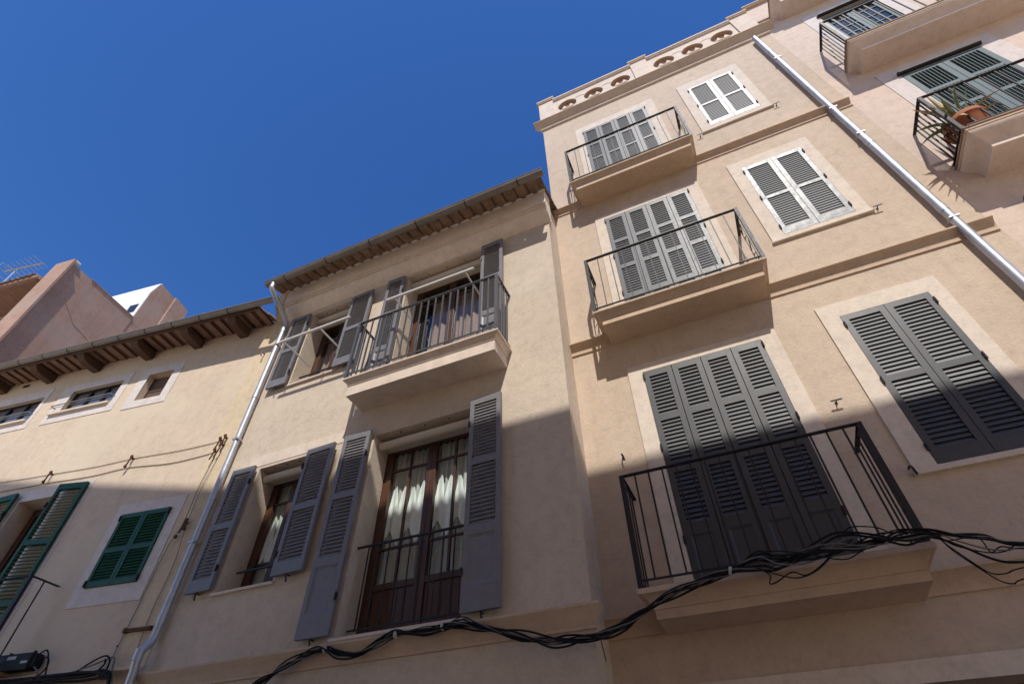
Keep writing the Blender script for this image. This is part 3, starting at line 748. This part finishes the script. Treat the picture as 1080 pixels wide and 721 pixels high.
# ================================================================== HOUSE 1: cream house on the left, turned 7.87 degrees
ROT = R(7.87)
P1 = Vector((-6.565, F2, 0))
H1 = empty('town_house', 'cream house with timber eave, green shutters and small dark windows', 'house', P1, ROT)
UL = -11.0
v1 = (-6.76, -5.36, 7.80, 8.33, .16); v2 = (-4.62, -3.40, 7.80, 8.30, .16); v3 = (-2.80, -2.23, 7.655, 8.28, .18)
gr = (-1.54, -.69, 4.215, 5.255, .10); bd = (-3.96, -3.14, 3.3, 5.83, .28); extra = (-8.6, -7.4, 7.80, 8.30, .16)
mb = MB(); wall(mb, -9.52, 0, 0, 9.05, 0, [v1, v2, v3, gr, bd, extra], .16, back=8)
mb.build('wall', M['cream'], H1)
MB().box(-.45, -.003, -.005, .02, 3.22, 8.9).build('corner_strip', M['ochre'], H1)
for h, pad in ((v1, (.26, .10, .24, .21)), (v2, (.30, .16, .25, .17)), (v3, (.20, .18, .17, .18)), (extra, (.26, .1, .24, .2))):
    surround(H1, h[0] - pad[0], h[1] + pad[1], h[2] - pad[2], h[3] + pad[3], h[:4], 0, .010, 'white_surround', False)
surround(H1, -1.70, -.51, 3.98, 5.43, gr[:4], 0, .010, 'white_surround', False)
surround(H1, -4.22, -2.55, 3.3, 6.03, bd[:4], 0, .008, 'white_surround', False)
for h in (v1, v2, extra):
    n = 3; mb = MB(); a, b, c, d = h[:4]; f = .03; y = .055
    mb.box(a, a + f, y, y + .04, c, d); mb.box(b - f, b, y, y + .04, c, d); mb.box(a + f, b - f, y, y + .04, d - f, d); mb.box(a + f, b - f, y, y + .04, c, c + f)
    for k in (1, 2): xx = a + (b - a) * k / 3; mb.box(xx - .022, xx + .022, y + .001, y + .039, c + f, d - f)
    o = mb.build('window', M['iron'], H1)
    for k in range(3): MB().quad((a + (b - a) * k / 3 + .015, y + .02, c + .02), (a + (b - a) * (k + 1) / 3 - .015, y + .02, c + .02), (a + (b - a) * (k + 1) / 3 - .015, y + .02, d - .02), (a + (b - a) * k / 3 + .015, y + .02, d - .02)).build('pane', M['glass'], o)
    cur = MB()
    for k in range(3):
        cur.box(a + (b - a) * (k + .12) / 3, a + (b - a) * (k + .88) / 3, y + .048, y + .05, c, d)
    cur.build('window_net', M['net'], o)
    room(H1, a, b, c, d, .161, 1.0)
    s_ = MB().box(a - .20, b - .02, -.06, .05, c - .07, c - .02).build('window_sill', M['pale_stone'], H1, bevel=.01)
    gu = MB().tube([(a - .16, .02, c + .10), (a - .16, -.10, c + .10), (b + .02, -.10, c + .10), (b + .02, .02, c + .10)], .011, 8).build('window_guard', M['gutter_metal'], H1, True)
    MB().tube([(a - .16, -.10, c + .04), (b + .02, -.10, c + .04)], .006, 6).build('guard_bar', M['gutter_metal'], gu, True)
# little window with a brown board
o = MB().box(v3[0], v3[1], .13, .17, v3[2], v3[3]).build('window', M['brown_panel'], H1)
MB().box(v3[0], v3[1], .12, .129, 7.93, 7.95).box(v3[0], v3[0] + .03, .115, .129, v3[2], v3[3]).build('window_bar', M['old_wood'], o)
MB().box(-6.33, -6.17, -.012, .01, 8.80, 8.86).build('wall_vent', M['iron'], H1)
# green shutters
w = (gr[1] - gr[0]) / 2; me = leaf(w - .006, gr[3] - gr[2] - .008, (('L', .075, .46), ('L', .525, .965)), 'green_paint', .045, .034, 60, .045)
shutter(H1, me, (gr[0] + .003, -.03, gr[2] + .004), 0, 'l', w - .006, (.05, .97), 'closed green louvred shutter')
shutter(H1, me, (gr[0] + w + .003, -.03, gr[2] + .004), 0, 'r', w - .006, (.05, .97), 'closed green louvred shutter')
dark_backing(H1, gr[0], gr[1], gr[2], gr[3], .09)
me = leaf(.50, 2.66, (('L', .10, .80), ('L', .88, 1.66), ('L', 1.74, 2.56)), 'green_paint', .05, .045, 38, .052)
shutter(H1, me, (-3.11, -.12, 3.30), R(7), 'l', .50, (.3, 2.3), 'green louvred shutter folded back on the wall')
shutter(H1, me, (-4.50, -.06, 3.30), R(-4), 'r', .50, (.3, 2.3), 'green louvred shutter folded back on the wall')
casement(H1, bd[0], bd[1], bd[2], bd[3], .28, 2, 1, (.5,), lock=.5, name='balcony_door'); room(H1, bd[0], bd[1], bd[2], bd[3], .36)
bF = balcony(H1, -5.25, -2.06, 0, .40, 3.28, 'stone', .06, .08, .04, .06)
railing(bF, -5.28, -2.03, -.005, -.425, 3.281, 4.31, 'iron', .9, 1, .007, False)
MB().box(-9.5, -.02, -.09, .02, 3.17, 3.215).build('wall_ledge', M['pale_stone'], H1, bevel=.006)
# eave with rafters, boards, tiles, gutter
UE = -.33
for k, u in enumerate((-.90, -1.94, -3.09, -4.38, -5.57, -6.80, -7.95, -9.1)):
    pr = [(.02, 8.925), (.02, 8.745), (-.27, 8.74), (-.36, 8.755), (-.42, 8.79), (-.455, 8.85), (-.46, 8.925)]
    MB().extrude_x(pr, u - .085, u + .085).build('rafter', M['old_wood'], H1, bevel=.006)
u = UE - .06
while u > -9.4:
    wv = random.uniform(.06, .085)
    MB().extrude_x([(.02, 8.962), (-.475, 8.945), (-.475, 8.928), (.02, 8.938)], u - wv, u + wv * .75).build('eave_batten', M['board'], H1, bevel=.004)
    u -= random.uniform(.215, .245)
MB().box(-9.45, UE, -.48, .02, 8.962, 8.985).build('eave_board', M['old_wood'], H1)
MB().box(-9.45, UE - .02, -.485, -.462, 8.86, 8.95).build('fascia_board', M['old_wood'], H1)
tile_roof(H1, -9.45, UE + .02, -.515, 9.03, 3.8, .30, .21)
g = MB(); prof = [(-.535 + .062 * math.cos(PI + PI * q / n), 8.97 + .066 * math.sin(PI + PI * q / n)) for q in range(n + 1)]
prof2 = [(-.535 + .055 * math.cos(PI + PI * q / n), 8.973 + .059 * math.sin(PI + PI * q / n)) for q in range(n + 1)]
g.extrude_x(prof + prof2[::-1], -9.48, UE + .36); gt = g.build('gutter', M['gutter_metal'], H1, True)
u = -9.0
while u < UE:
    MB().extrude_x([(y, z - .005) for y, z in prof] + [(y, z) for y, z in prof2[::-1]], u, u + .022).build('gutter_strap', M['iron'], gt); u += .62
MB().tube([(-9.48, -.597, 8.972), (UE + .36, -.597, 8.972)], .010, 8).build('gutter_bead', M['gutter_metal'], gt, True)
MB().box(-.235, -.215, -.08, .01, 8.12, 8.14).tube([(-.225, -.07, 8.13), (-.225, -.085, 8.06), (-.215, -.06, 8.03)], .011, 6).build('wall_hook', M['gutter_metal'], H1)

# frame of house 1 as a matrix for loose things on that wall
F1 = Matrix.Translation(P1) @ Matrix.Rotation(ROT, 4, 'Z')
def onwall(u, off, z): return F1 @ Vector((u, -off, z))
def loose(name, label, cat, u, z, group=None): return empty(name, label, cat, onwall(u, 0, z), ROT, group)

# wires on insulators
ins_me = MB().box(-.014, .014, -.05, .01, -.012, .012).tube([(0, -.05, 0), (.02, -.075, -.03), (.012, -.07, -.09), (-.02, -.06, -.16)], .011, 6).data('insulator_arm', M['rust'])
knob_me = MB().tube([(0, 0, -.022), (0, 0, 0), (0, 0, .022)], [.018, .024, .018], 10).data('insulator_knob', M['rust'])
for (u, z, lab) in ((-3.62, 6.28, 'rusty wire bracket on the cream wall above the open green shutter'), (-1.98, 6.28, 'rusty wire bracket midway along the two wires on the cream wall')):
    t = loose('wire_bracket', lab, 'bracket', u, z, 'wire brackets on the cream house')
    put(ins_me, 'arm', t)
    for q in ((0, -.055, .02), (-.018, -.06, -.16)): put(knob_me, 'knob', t, q)
t = loose('wire_bracket', 'rusty three knob wire bracket beside the grey drainpipe', 'bracket', -.30, 6.30, 'wire brackets on the cream house')
for (x, z) in ((-.02, 0), (.06, .03), (.05, -.10), (-.03, -.20)):
    put(ins_me, 'arm', t, (x, 0, z)); put(knob_me, 'knob', t, (x, -.06, z + .02))
t = loose('wire_bracket', 'small rusty knot of wire clamps low beside the drainpipe', 'bracket', -.28, 4.95, 'wire brackets on the cream house')
for (x, z) in ((0, .03), (.02, -.05), (.03, -.10), (-.06, -.20)):
    put(knob_me, 'knob', t, (x, -.05, z)); 
put(ins_me, 'arm', t, (0, 0, 0))
def cable(name, label, pts, r, mat, cat='cable', n=6, group=None):
    o = MB().tube(spline(pts, n), r, 6).build(name, M[mat], None, True)
    return tag(o, label, cat, group)
def wpts(L): return [onwall(*p) for p in L]
cable('wire', 'upper thin wire strung across the sunlit cream wall', wpts([(-9, .009, 6.50), (-4.83, .009, 6.33), (-3.62, .009, 6.29), (-2.7, .009, 6.27), (-1.98, .009, 6.29), (-1.1, .009, 6.27), (-.33, .009, 6.30)]), .0042, 'rust', 'wire')
cable('wire', 'lower thin wire strung across the sunlit cream wall', wpts([(-9, .009, 6.2), (-4.6, .009, 6.12), (-3.62, .009, 6.12), (-2.7, .009, 6.09), (-1.99, .009, 6.12), (-1.1, .009, 6.05), (-.36, .009, 6.10)]), .005, 'rust', 'wire')
cable('wire', 'wire dropping from the three knob bracket to the low clamps', wpts([(-.33, .009, 6.08), (-.33, .04, 5.5), (-.31, .05, 4.95), (-.42, .03, 4.6), (-.47, .02, 3.9), (-.50, .02, 3.4), (-.50, .03, 3.24)]), .005, 'grey_cable', 'wire')
cable('wire', 'thin wire running down close to the left drainpipe', wpts([(-.25, .009, 6.05), (-.27, .04, 5.5), (-.24, .05, 4.9), (-.20, .02, 4.4), (-.22, .02, 3.8), (-.18, .02, 3.3)]), .004, 'grey_cable', 'wire')
# rusty strip, holes, box
t = tag(MB().box(-.19, .19, -.03, .005, -.02, .02).box(-.2, -.16, -.04, .005, -.026, .026).box(.16, .2, -.035, .005, -.024, .024).build('wall_bracket', M['rust'], None, loc=onwall(-.31, .005, 3.615)), 'short rusty flat bar fixed low on the cream wall', 'bracket'); t.rotation_euler = (0, 0, ROT)
for (u, z) in ((-.53, 3.46), (-.60, 3.30), (-.37, 3.54)):
    MB().tube([(u, .004, z), (u, -.004, z)], .014, 8).build('wall_hole', M['iron'], H1)
t = loose('junction_box', 'black cable junction box with worn white stickers', 'junction box', -1.86, 3.365)
bx = MB().box(-.29, .27, -.16, .0, -.09, .09).build('box', M['plastic'], t, bevel=.025)
MB().box(-.31, .29, -.175, -.162, -.10, -.078).box(.27, .31, -.13, -.02, -.07, .05).build('lid', M['plastic'], t, bevel=.004)
MB().box(-.10, .03, -.1655, -.161, .02, .055).build('sticker', M['sticker'], t); MB().box(.14, .24, -.1655, -.161, -.03, -.005).build('sticker', M['sticker'], t)
for x in (-.2, .18): MB().tube([(x, -.08, .085), (x, -.08, .12)], .02, 8).build('gland', M['plastic'], t)
rnd = random.Random(3)
for k in range(7):
    z = 3.16 - .014 * (k % 4); o_ = .10 + .022 * (k % 3)
    L = [(-9.4, o_, z)] + [(-9 + q * .8 + rnd.uniform(-.1, .1), o_ + rnd.uniform(-.01, .02), z + rnd.uniform(-.03, .025)) for q in range(10)] + [(-.75, o_, z + rnd.uniform(-.02, .03)), (-.42, o_ + .02, z + rnd.uniform(-.02, .02)), (-.22, .16, z - .12), (-.18, .16, 2.4)]
    cable('cable', 'black cable in the run along the ledge of the cream house', wpts(L), .011 + .004 * (k % 2), 'cable', 'cable', 5, 'cables on the cream house ledge')
for k, L in enumerate(([(-1.55, .12, 3.37), (-1.38, .12, 3.38), (-1.33, .11, 3.28), (-1.42, .11, 3.16)], [(-1.55, .10, 3.30), (-1.45, .13, 3.26), (-1.40, .12, 3.20), (-1.48, .1, 3.14)], [(-1.56, .12, 3.42), (-1.44, .13, 3.46), (-1.35, .12, 3.35), (-1.30, .1, 3.2)])):
    cable('cable', 'short loop of cable from the right side of the junction box', wpts(L), .009, ('cable', 'grey_cable', 'cable')[k], 'cable', 6, 'loops of cable at the junction box')
for k, L in enumerate(([(-.85, .1, 3.2), (-.65, .1, 3.30), (-.5, .11, 3.33), (-.40, .12, 3.26), (-.38, .13, 3.1)], [(-1.0, .1, 3.18), (-.7, .1, 3.24), (-.5, .1, 3.29), (-.36, .12, 3.30), (-.30, .12, 3.16), (-.20, .1, 2.95)], [(-.5, .1, 3.3), (-.46, .12, 3.24), (-.5, .12, 3.18), (-.44, .12, 3.12)])):
    cable('cable', 'loose looping cable by the foot of the left drainpipe', wpts(L), .010, ('cable', 'grey_cable', 'cable')[k], 'cable', 6, 'looping cables at the drainpipe foot')

# ================================================================== cable bundle across houses 2 and 3
main = [(-5.6, -.52, 2.55), (-5.1, -.52, 2.68), (-4.655, -.52, 2.846), (-4.407, -.52, 2.966), (-4.084, -.53, 3.037), (-3.894, -.54, 3.05), (-3.742, -.53, 3.006), (-3.52, -.53, 2.985), (-3.307, -.54, 3.039), (-3.122, -.54, 3.085), (-2.818, -.54, 3.085), (-2.592, -.56, 3.088), (-2.41, -.56, 3.086), (-2.238, -.53, 3.039), (-1.88, -.53, 2.921), (-1.629, -.53, 2.856), (-1.467, -.53, 2.836), (-1.307, -.53, 2.838), (-1.142, -.54, 2.854), (-.972, -.56, 2.899), (-.805, -.59, 2.951), (-.558, -.62, 3.028), (-.32, -.64, 3.104), (-.105, -.64, 3.125), (.118, -.64, 3.145), (.24, -.64, 3.130), (.456, -.66, 3.158), (.653, -.66, 3.165), (.771, -.66, 3.155), (.92, -.66, 3.15), (1.065, -.66, 3.15), (1.23, -.66, 3.151)]
tail = [(1.396, -.6, 3.13), (1.571, -.5, 3.117), (1.788, -.4, 3.083), (2.6, -.25, 3.03), (4.2, -.12, 3.05)]
loops = [[(1.31, -.6, 3.074), (1.383, -.6, 2.952), (1.443, -.6, 2.869), (1.524, -.6, 2.856), (1.626, -.6, 2.875), (2.2, -.4, 2.95)],
         [(1.32, -.6, 3.039), (1.407, -.6, 2.899), (1.466, -.6, 2.818), (1.527, -.6, 2.791), (1.601, -.6, 2.814), (2.2, -.4, 2.95)],
         [(1.377, -.6, 3.094), (1.5, -.6, 3.019), (1.6, -.6, 2.989), (1.694, -.6, 2.99), (2.3, -.4, 3.0)],
         [(1.383, -.6, 3.054), (1.511, -.6, 2.943), (1.654, -.6, 2.905), (2.2, -.4, 2.93)],
         [(1.339, -.6, 3.075), (1.488, -.6, 2.996), (1.587, -.6, 2.985), (1.654, -.6, 3.01), (1.719, -.6, 2.998), (2.3, -.4, 3.0)],
         [(1.30, -.62, 3.10), (1.49, -.6, 3.099), (1.512, -.6, 2.992), (1.584, -.6, 3.017), (1.709, -.6, 2.981), (2.3, -.4, 3.0)]]
lab = {'t': 'black cable of the twisted bundle, running on level past the balcony', 'l': 'black cable of the twisted bundle, sagging in a loop beyond the balcony'}
for k in range(15):
    rr = random.Random(100 + k); pts = []
    ph, am = rr.uniform(0, 6.28), .006 + .021 * rr.random(); tw = rr.uniform(5, 8)
    for q, (x, y, z) in enumerate(main):
        wob = am * (1 + .9 * math.sin(x * 2.3 + k)); spread = 1.7 if .1 < x < 1.1 else 1.0
        if x > 1.15: spread = .6
        pts.append((x, min(y + wob * math.cos(tw * x + ph), -.515 if x < -1.1 else -.56 if x < -.9 else -.575), z + wob * spread * math.sin(tw * x + ph) * 1.2))
    lp = k >= 9
    ext = loops[k - 9] if lp else [(x, y + rr.uniform(-.02, .02), z + rr.uniform(-.018, .02)) for x, y, z in tail]
    cable('cable', lab['l' if lp else 't'], pts + ext, rr.choice((.0045, .006, .008)), 'grey_cable' if k in (1, 3, 7, 11) else 'cable', 'cable', 4, 'cables of the bundle ' + ('sagging at the right' if lp else 'running on'))
for k, (L, s_) in enumerate((([(.096, -.65, 3.115), (.158, -.66, 3.047), (.139, -.66, 2.99), (.192, -.66, 2.995), (.306, -.66, 3.043), (.388, -.66, 3.009), (.498, -.66, 3.051), (.616, -.66, 3.13)], 'kinked loose cable end hanging below the balcony lip'),
      ([(.0, -.65, 3.13), (.068, -.65, 3.124), (.181, -.66, 3.057), (.322, -.66, 3.0), (.457, -.66, 3.024), (.579, -.66, 3.097), (.65, -.66, 3.17)], 'slack cable hanging in a shallow bow under the balcony lip'),
      ([(.5, -.6, 3.12), (.621, -.6, 3.153), (.747, -.6, 3.199), (.80, -.6, 3.25), (.763, -.6, 3.285), (.824, -.6, 3.306), (.965, -.6, 3.27), (1.03, -.6, 3.21)], 'thin cable curling up in front of the balcony balusters'))):
    cable('cable', s_, L, .005, 'cable')
cable('wire', 'short wire end hanging from the bundle at the house corner', [(-1.19, -.55, 2.83), (-1.18, -.55, 2.76), (-1.165, -.55, 2.66)], .004, 'cable', 'wire')
tie_me = MB().tube([(-.010, 0, 0), (.010, 0, 0)], .042, 10).data('cable_tie', M['sticker'])
for (x, z, s_) in ((-3.11, 3.085, 'pale tie round the cable bundle left of the glazed door middle'), (-2.62, 3.088, 'pale tie round the cable bundle under the glazed door'), (-.10, 3.125, 'pale tie round the cable bundle at the balcony'), (-3.9, 3.05, 'pale tie round the cable bundle under the open shutter')):
    o = put(tie_me, 'cable_tie', None, (x, -.55 if x < -1 else -.64, z), (0, R(random.uniform(-20, 20)), 0)); o.scale = (1, .8, .8); tag(o, s_, 'cable tie', 'cable ties')

# ================================================================== balcony pot, plant, lamp
pc = Vector((3.99, -.335, 7.483))
pot = MB().lathe(pc, [(.0, 0), (.14, 0), (.145, .01), (.205, .27), (.215, .28), (.225, .285), (.228, .34), (.222, .35), (.20, .35), (.195, .33), (.19, .31)], 32).build('flower_pot', M['pot'], None, True)
tag(pot, 'round terracotta flower pot on the pink house balcony', 'flower pot')
MB().lathe(pc + Vector((0, 0, .315)), [(0, .01), (.10, .008), (.191, 0)], 24).build('soil', M['soil'], pot, True)
ag = empty('agave_plant', 'spiky grey green agave growing in the terracotta pot', 'plant', pc + Vector((0, 0, .32)))
def blade(base, direc, ln, wd, sag, mat, th=.012):
    d = Vector(direc).normalized(); side = d.cross(Vector((0, 0, 1))); side = side.normalized() if side.length > .05 else Vector((1, 0, 0))
    mb = MB(); n = 10; rings = []
    for q in range(n + 1):
        t = q / n; c = Vector(base) + d * ln * t + Vector((0, 0, -sag * ln * t * t))
        wv = wd * (.55 + 1.0 * t * (1 - t) * 1.8) * (1 - t ** 3) + .003
        up = side.cross(d).normalized()
        rings.append([c - side * wv + up * wv * .35, c - up * th * (1 - t), c + side * wv + up * wv * .35, c + up * th * .2])
    for a, b in zip(rings, rings[1:]):
        for k in range(4): mb.quad(a[k], a[(k + 1) % 4], b[(k + 1) % 4], b[k])
    mb.build('leaf', M[mat], ag, True)
rr = random.Random(11)
for (dx, dy, dz, ln, wd, sg, mt) in ((-.05, -.1, 1, .75, .035, .05, 'dry_leaf'), (.15, -.25, 1, .60, .04, .05, 'leaf'), (-.35, -.3, .8, .55, .04, .3, 'leaf'), (-.9, -.35, .45, .48, .035, .5, 'leaf'), (-.75, -.6, .15, .45, .03, .5, 'leaf'), (-.9, .1, .6, .5, .035, .5, 'leaf'), (.7, -.1, .9, .55, .035, .1, 'leaf'), (.9, -.3, .5, .45, .04, .3, 'dry_leaf'), (.3, -.8, .5, .42, .04, .4, 'leaf'), (-.2, -.85, .4, .42, .038, .6, 'leaf'), (.1, .4, 1, .55, .04, .1, 'leaf'), (-.6, -.2, 1, .62, .03, .15, 'dry_leaf'), (-.4, -.7, .7, .5, .03, .3, 'leaf'), (.45, .1, 1, .6, .03, .05, 'leaf'), (-.95, -.15, .2, .5, .03, .6, 'leaf'), (-.55, -.5, .9, .6, .022, .3, 'dry_leaf'), (-.8, -.2, .75, .6, .022, .45, 'leaf'), (.1, -.5, 1, .6, .022, .2, 'leaf'), (.35, -.35, 1, .66, .02, .12, 'leaf'), (.75, .2, .8, .5, .025, .4, 'leaf'), (-.3, -.6, .45, .5, .025, .9, 'dry_leaf'), (-.7, .1, .9, .5, .02, .3, 'leaf'), (.55, -.55, .7, .5, .022, .5, 'dry_leaf')):
    blade((rr.uniform(-.04, .04), rr.uniform(-.04, .04), 0), (dx, dy, dz), ln * (1.15 if dz > .55 else .8), wd * .9, sg * 1.3, mt)
t = empty('wall_lamp', 'small dark cylinder lamp on the pink wall under the pot balcony', 'lamp', (3.93, 0, 6.565))
MB().tube([(0, -.07, 0), (.30, -.07, -.03)], .045, 14).build('lamp_body', M['teal_paint'], t, True)
MB().tube([(-.01, -.07, .001), (.015, -.07, -.0015)], .05, 14).build('lamp_rim', M['iron'], t, True); MB().box(.10, .16, -.03, .005, -.05, .03).build('bracket', M['iron'], t)

# ================================================================== houses behind the cream house
H5 = empty('plaster_house', 'tall bare pink mortar house rising behind the timber eave', 'house', onwall(-9.5, -.18, 0), ROT)
mb = MB(); wall(mb, -6.0, 0, 0, 14.70, .75, [], .1, back=1.70); mb.build('wall', M['terra_render'], H5)
mb = MB(); mb.box(-.60, .135, 0, .06, 0, 14.76); mb.box(-.60, -.002, .061, .765, 0, 14.70).build('corner_pier', M['terra_render'], H5)
MB().box(-.02, .025, .762, 2.45, 14.702, 14.725).build('coping', M['terra_render'], H5, bevel=.006)
MB().box(-.10, .06, .05, .25, 14.76, 14.83).build('coping_stone', M['white_render'], H5, bevel=.02)
MB().box(-6.0, -.61, -.15, .76, 13.98, 14.06).build('eave_slab', M['terra_render'], H5); MB().box(-6.0, -.64, -.08, .74, 13.90, 13.978).build('eave_soffit', M['board'], H5)
tile_roof(H5, -5.9, -.62, -.18, 14.07, 1.4, .2, .21)
cr = MB().tube([(.002, .52, 13.62), (.002, .75, 13.40), (.002, .93, 13.29), (.002, 1.15, 13.10), (.002, 1.6, 13.02), (.002, 2.1, 12.9)], [.003, .009, .006, .010, .006, .003], 6).build('wall_crack', M['oval_brown'], H5)
H6 = empty('plaster_house', 'small pink mortar house with white front between the roofs', 'house', onwall(-9.52, -2.64, 0), ROT)
ZA = 16.65
# side prism: sloping shoulder then level top (depth, z)
b = MB(); b.extrude_x([(0, 0), (0, ZA - .60), (.12, ZA - .04), (.17, ZA), (1.45, ZA - .13), (1.45, 0)], -4.0, 0); b.build('wall', M['terra_render'], H6)
b = MB(); b.extrude_x([(.80, 0), (.80, ZA - .05), (1.44, ZA - .12), (1.44, 0)], .002, .09); b.build('wall_strip', M['terra_render'], H6)
b = MB(); b.box(-3.98, -.005, -.03, -.002, 10, ZA - .62).build('white_front', M['white_render'], H6)
b = MB(); b.extrude_x([(-.03, ZA - .619), (-.002, ZA - .60), (.118, ZA - .038), (.168, ZA + .002), (.15, ZA + .03), (.10, ZA - .01)], -3.98, -.005).build('white_shoulder', M['white_render'], H6)
o = MB().box(-.50, -.14, -.045, -.031, ZA - 1.62, ZA - 1.22).build('window', M['iron'], H6); MB().box(-.46, -.18, -.05, -.046, ZA - 1.58, ZA - 1.26).build('pane', M['glass'], o)
t = empty('tv_antenna', 'bare television antenna on the far roof at left', 'antenna', onwall(-13.40, -.62, 14.0), ROT)
MB().tube([(0, 0, 0), (0, 0, 2.25)], .022, 8).build('mast', M['zinc'], t, True)
bm_ = MB().tube([(-.35, -.1, 2.15), (.95, .1, 2.38)], .02, 8).build('boom', M['dry_leaf'], t, True)
for k in range(9):
    x = -.35 + k * .16; MB().tube([(x, -.28, 2.15 + .028 * k), (x, .28, 2.15 + .028 * k)], .007, 6).build('element', M['zinc'], bm_, True)
MB().tube([(-.40, -.3, 2.42), (-.32, .3, 2.42), (-.32, .3, 1.92), (-.40, -.3, 1.92), (-.40, -.3, 2.42)], .008, 6).build('reflector', M['zinc'], bm_, True)

# ================================================================== the other side of the street (casts the shade, lies behind the camera)
def far_house(x0, x1, ztop, label, mat, Y=-5.85):
    h = empty('town_house', label, 'house', ((x0 + x1) / 2, Y, 0))
    hw = (x1 - x0) / 2; holes = []
    for fl in range(4):
        z = .3 if fl == 0 else .9 + 3.15 * fl
        x = -hw + .9
        while x + 1.0 < hw - .4: holes.append((x, x + 1.0, z, min(z + 1.75, ztop - .5))); x += 2.6
    mb = MB()
    # facade faces +y: build mirrored
    wall(mb, -hw, hw, 0, ztop - .25, 0, holes, .2, back=8)
    mb.v = [(x, -y, z) for x, y, z in mb.v]
    mb.build('wall', M[mat], h)
    MB().box(-hw, hw, -8, 0.0, ztop - .249, ztop).build('roof', M['tile'], h)
    for a, b, c, d in holes:
        o = MB().box(a, b, -.22, -.17, c, d).build('window', M['blind'], h)
        MB().box(a + .06, b - .06, -.168, -.162, c + .06, d - .06).build('pane', M['glass'], o)
    return h
far_house(-2.39, 6.9, 12.79, 'house across the street behind the viewer, lower roof', 'far_wall')
far_house(-9.3, -1.80, 15.34, 'house across the street behind the viewer, slightly higher roof', 'far_wall', -7.5)

# ================================================================== ground
gm = MB(); gm.quad((-400, -400, 0), (400, -400, 0), (400, 400, 0), (-400, 400, 0)); tag(gm.build('ground', M['asphalt']), kind='structure')
tag(MB().box(-22, 12, -1.25, -.5, .004, .12).build('pavement', M['pavement'], bevel=.02), kind='structure')

# ================================================================== sky, sun, camera
SUN = Vector((.38, -1.0, 1.40)).normalized()
el = math.asin(SUN.z); az = math.atan2(SUN.x, SUN.y)
w = bpy.data.worlds.new('World'); scene.world = w; w.use_nodes = True
nt = w.node_tree; nt.nodes.clear()
out = nt.nodes.new('ShaderNodeOutputWorld'); bg = nt.nodes.new('ShaderNodeBackground'); sky = nt.nodes.new('ShaderNodeTexSky')
sky.sky_type = 'NISHITA'; sky.sun_disc = False; sky.sun_elevation = el; sky.sun_rotation = az
sky.altitude = 300; sky.air_density = 1.0; sky.dust_density = .3; sky.ozone_density = 2.5
hs = nt.nodes.new('ShaderNodeHueSaturation'); hs.inputs['Saturation'].default_value = 1.30; hs.inputs['Hue'].default_value = .512
nt.links.new(sky.outputs[0], hs.inputs['Color']); nt.links.new(hs.outputs[0], bg.inputs[0]); nt.links.new(bg.outputs[0], out.inputs[0]); bg.inputs[1].default_value = .085
sl = bpy.data.lights.new('sun', 'SUN'); sl.energy = 2.4; sl.angle = R(.53); sl.color = (1.0, .96, .90)
so = bpy.data.objects.new('sun', sl); COL.objects.link(so); so.rotation_euler = SUN.to_track_quat('Z', 'Y').to_euler()

cam = bpy.data.cameras.new('camera'); co = bpy.data.objects.new('camera', cam); COL.objects.link(co)
cam.sensor_width = 36; cam.lens = 552.5 / 1080 * 36; cam.clip_start = .05; cam.clip_end = 2000
CX = Vector((0.914843, 0.403617, -0.012467)); CY = -Vector((-0.291465, 0.638639, -0.712172)); CZ = -Vector((-0.279483, 0.655159, 0.701895))
co.matrix_world = Matrix.Translation((0, -5, 1.6)) @ Matrix((( CX[0], CY[0], CZ[0]), (CX[1], CY[1], CZ[1]), (CX[2], CY[2], CZ[2]))).to_4x4()
scene.camera = co
vs = scene.view_settings; vs.view_transform = 'Standard'; vs.look = 'None'; vs.exposure = 1.0; vs.gamma = 1; vs.use_curve_mapping = False
scene.render.engine = 'CYCLES'
scene.cycles.max_bounces = 8; scene.cycles.diffuse_bounces = 5; scene.cycles.transparent_max_bounces = 12
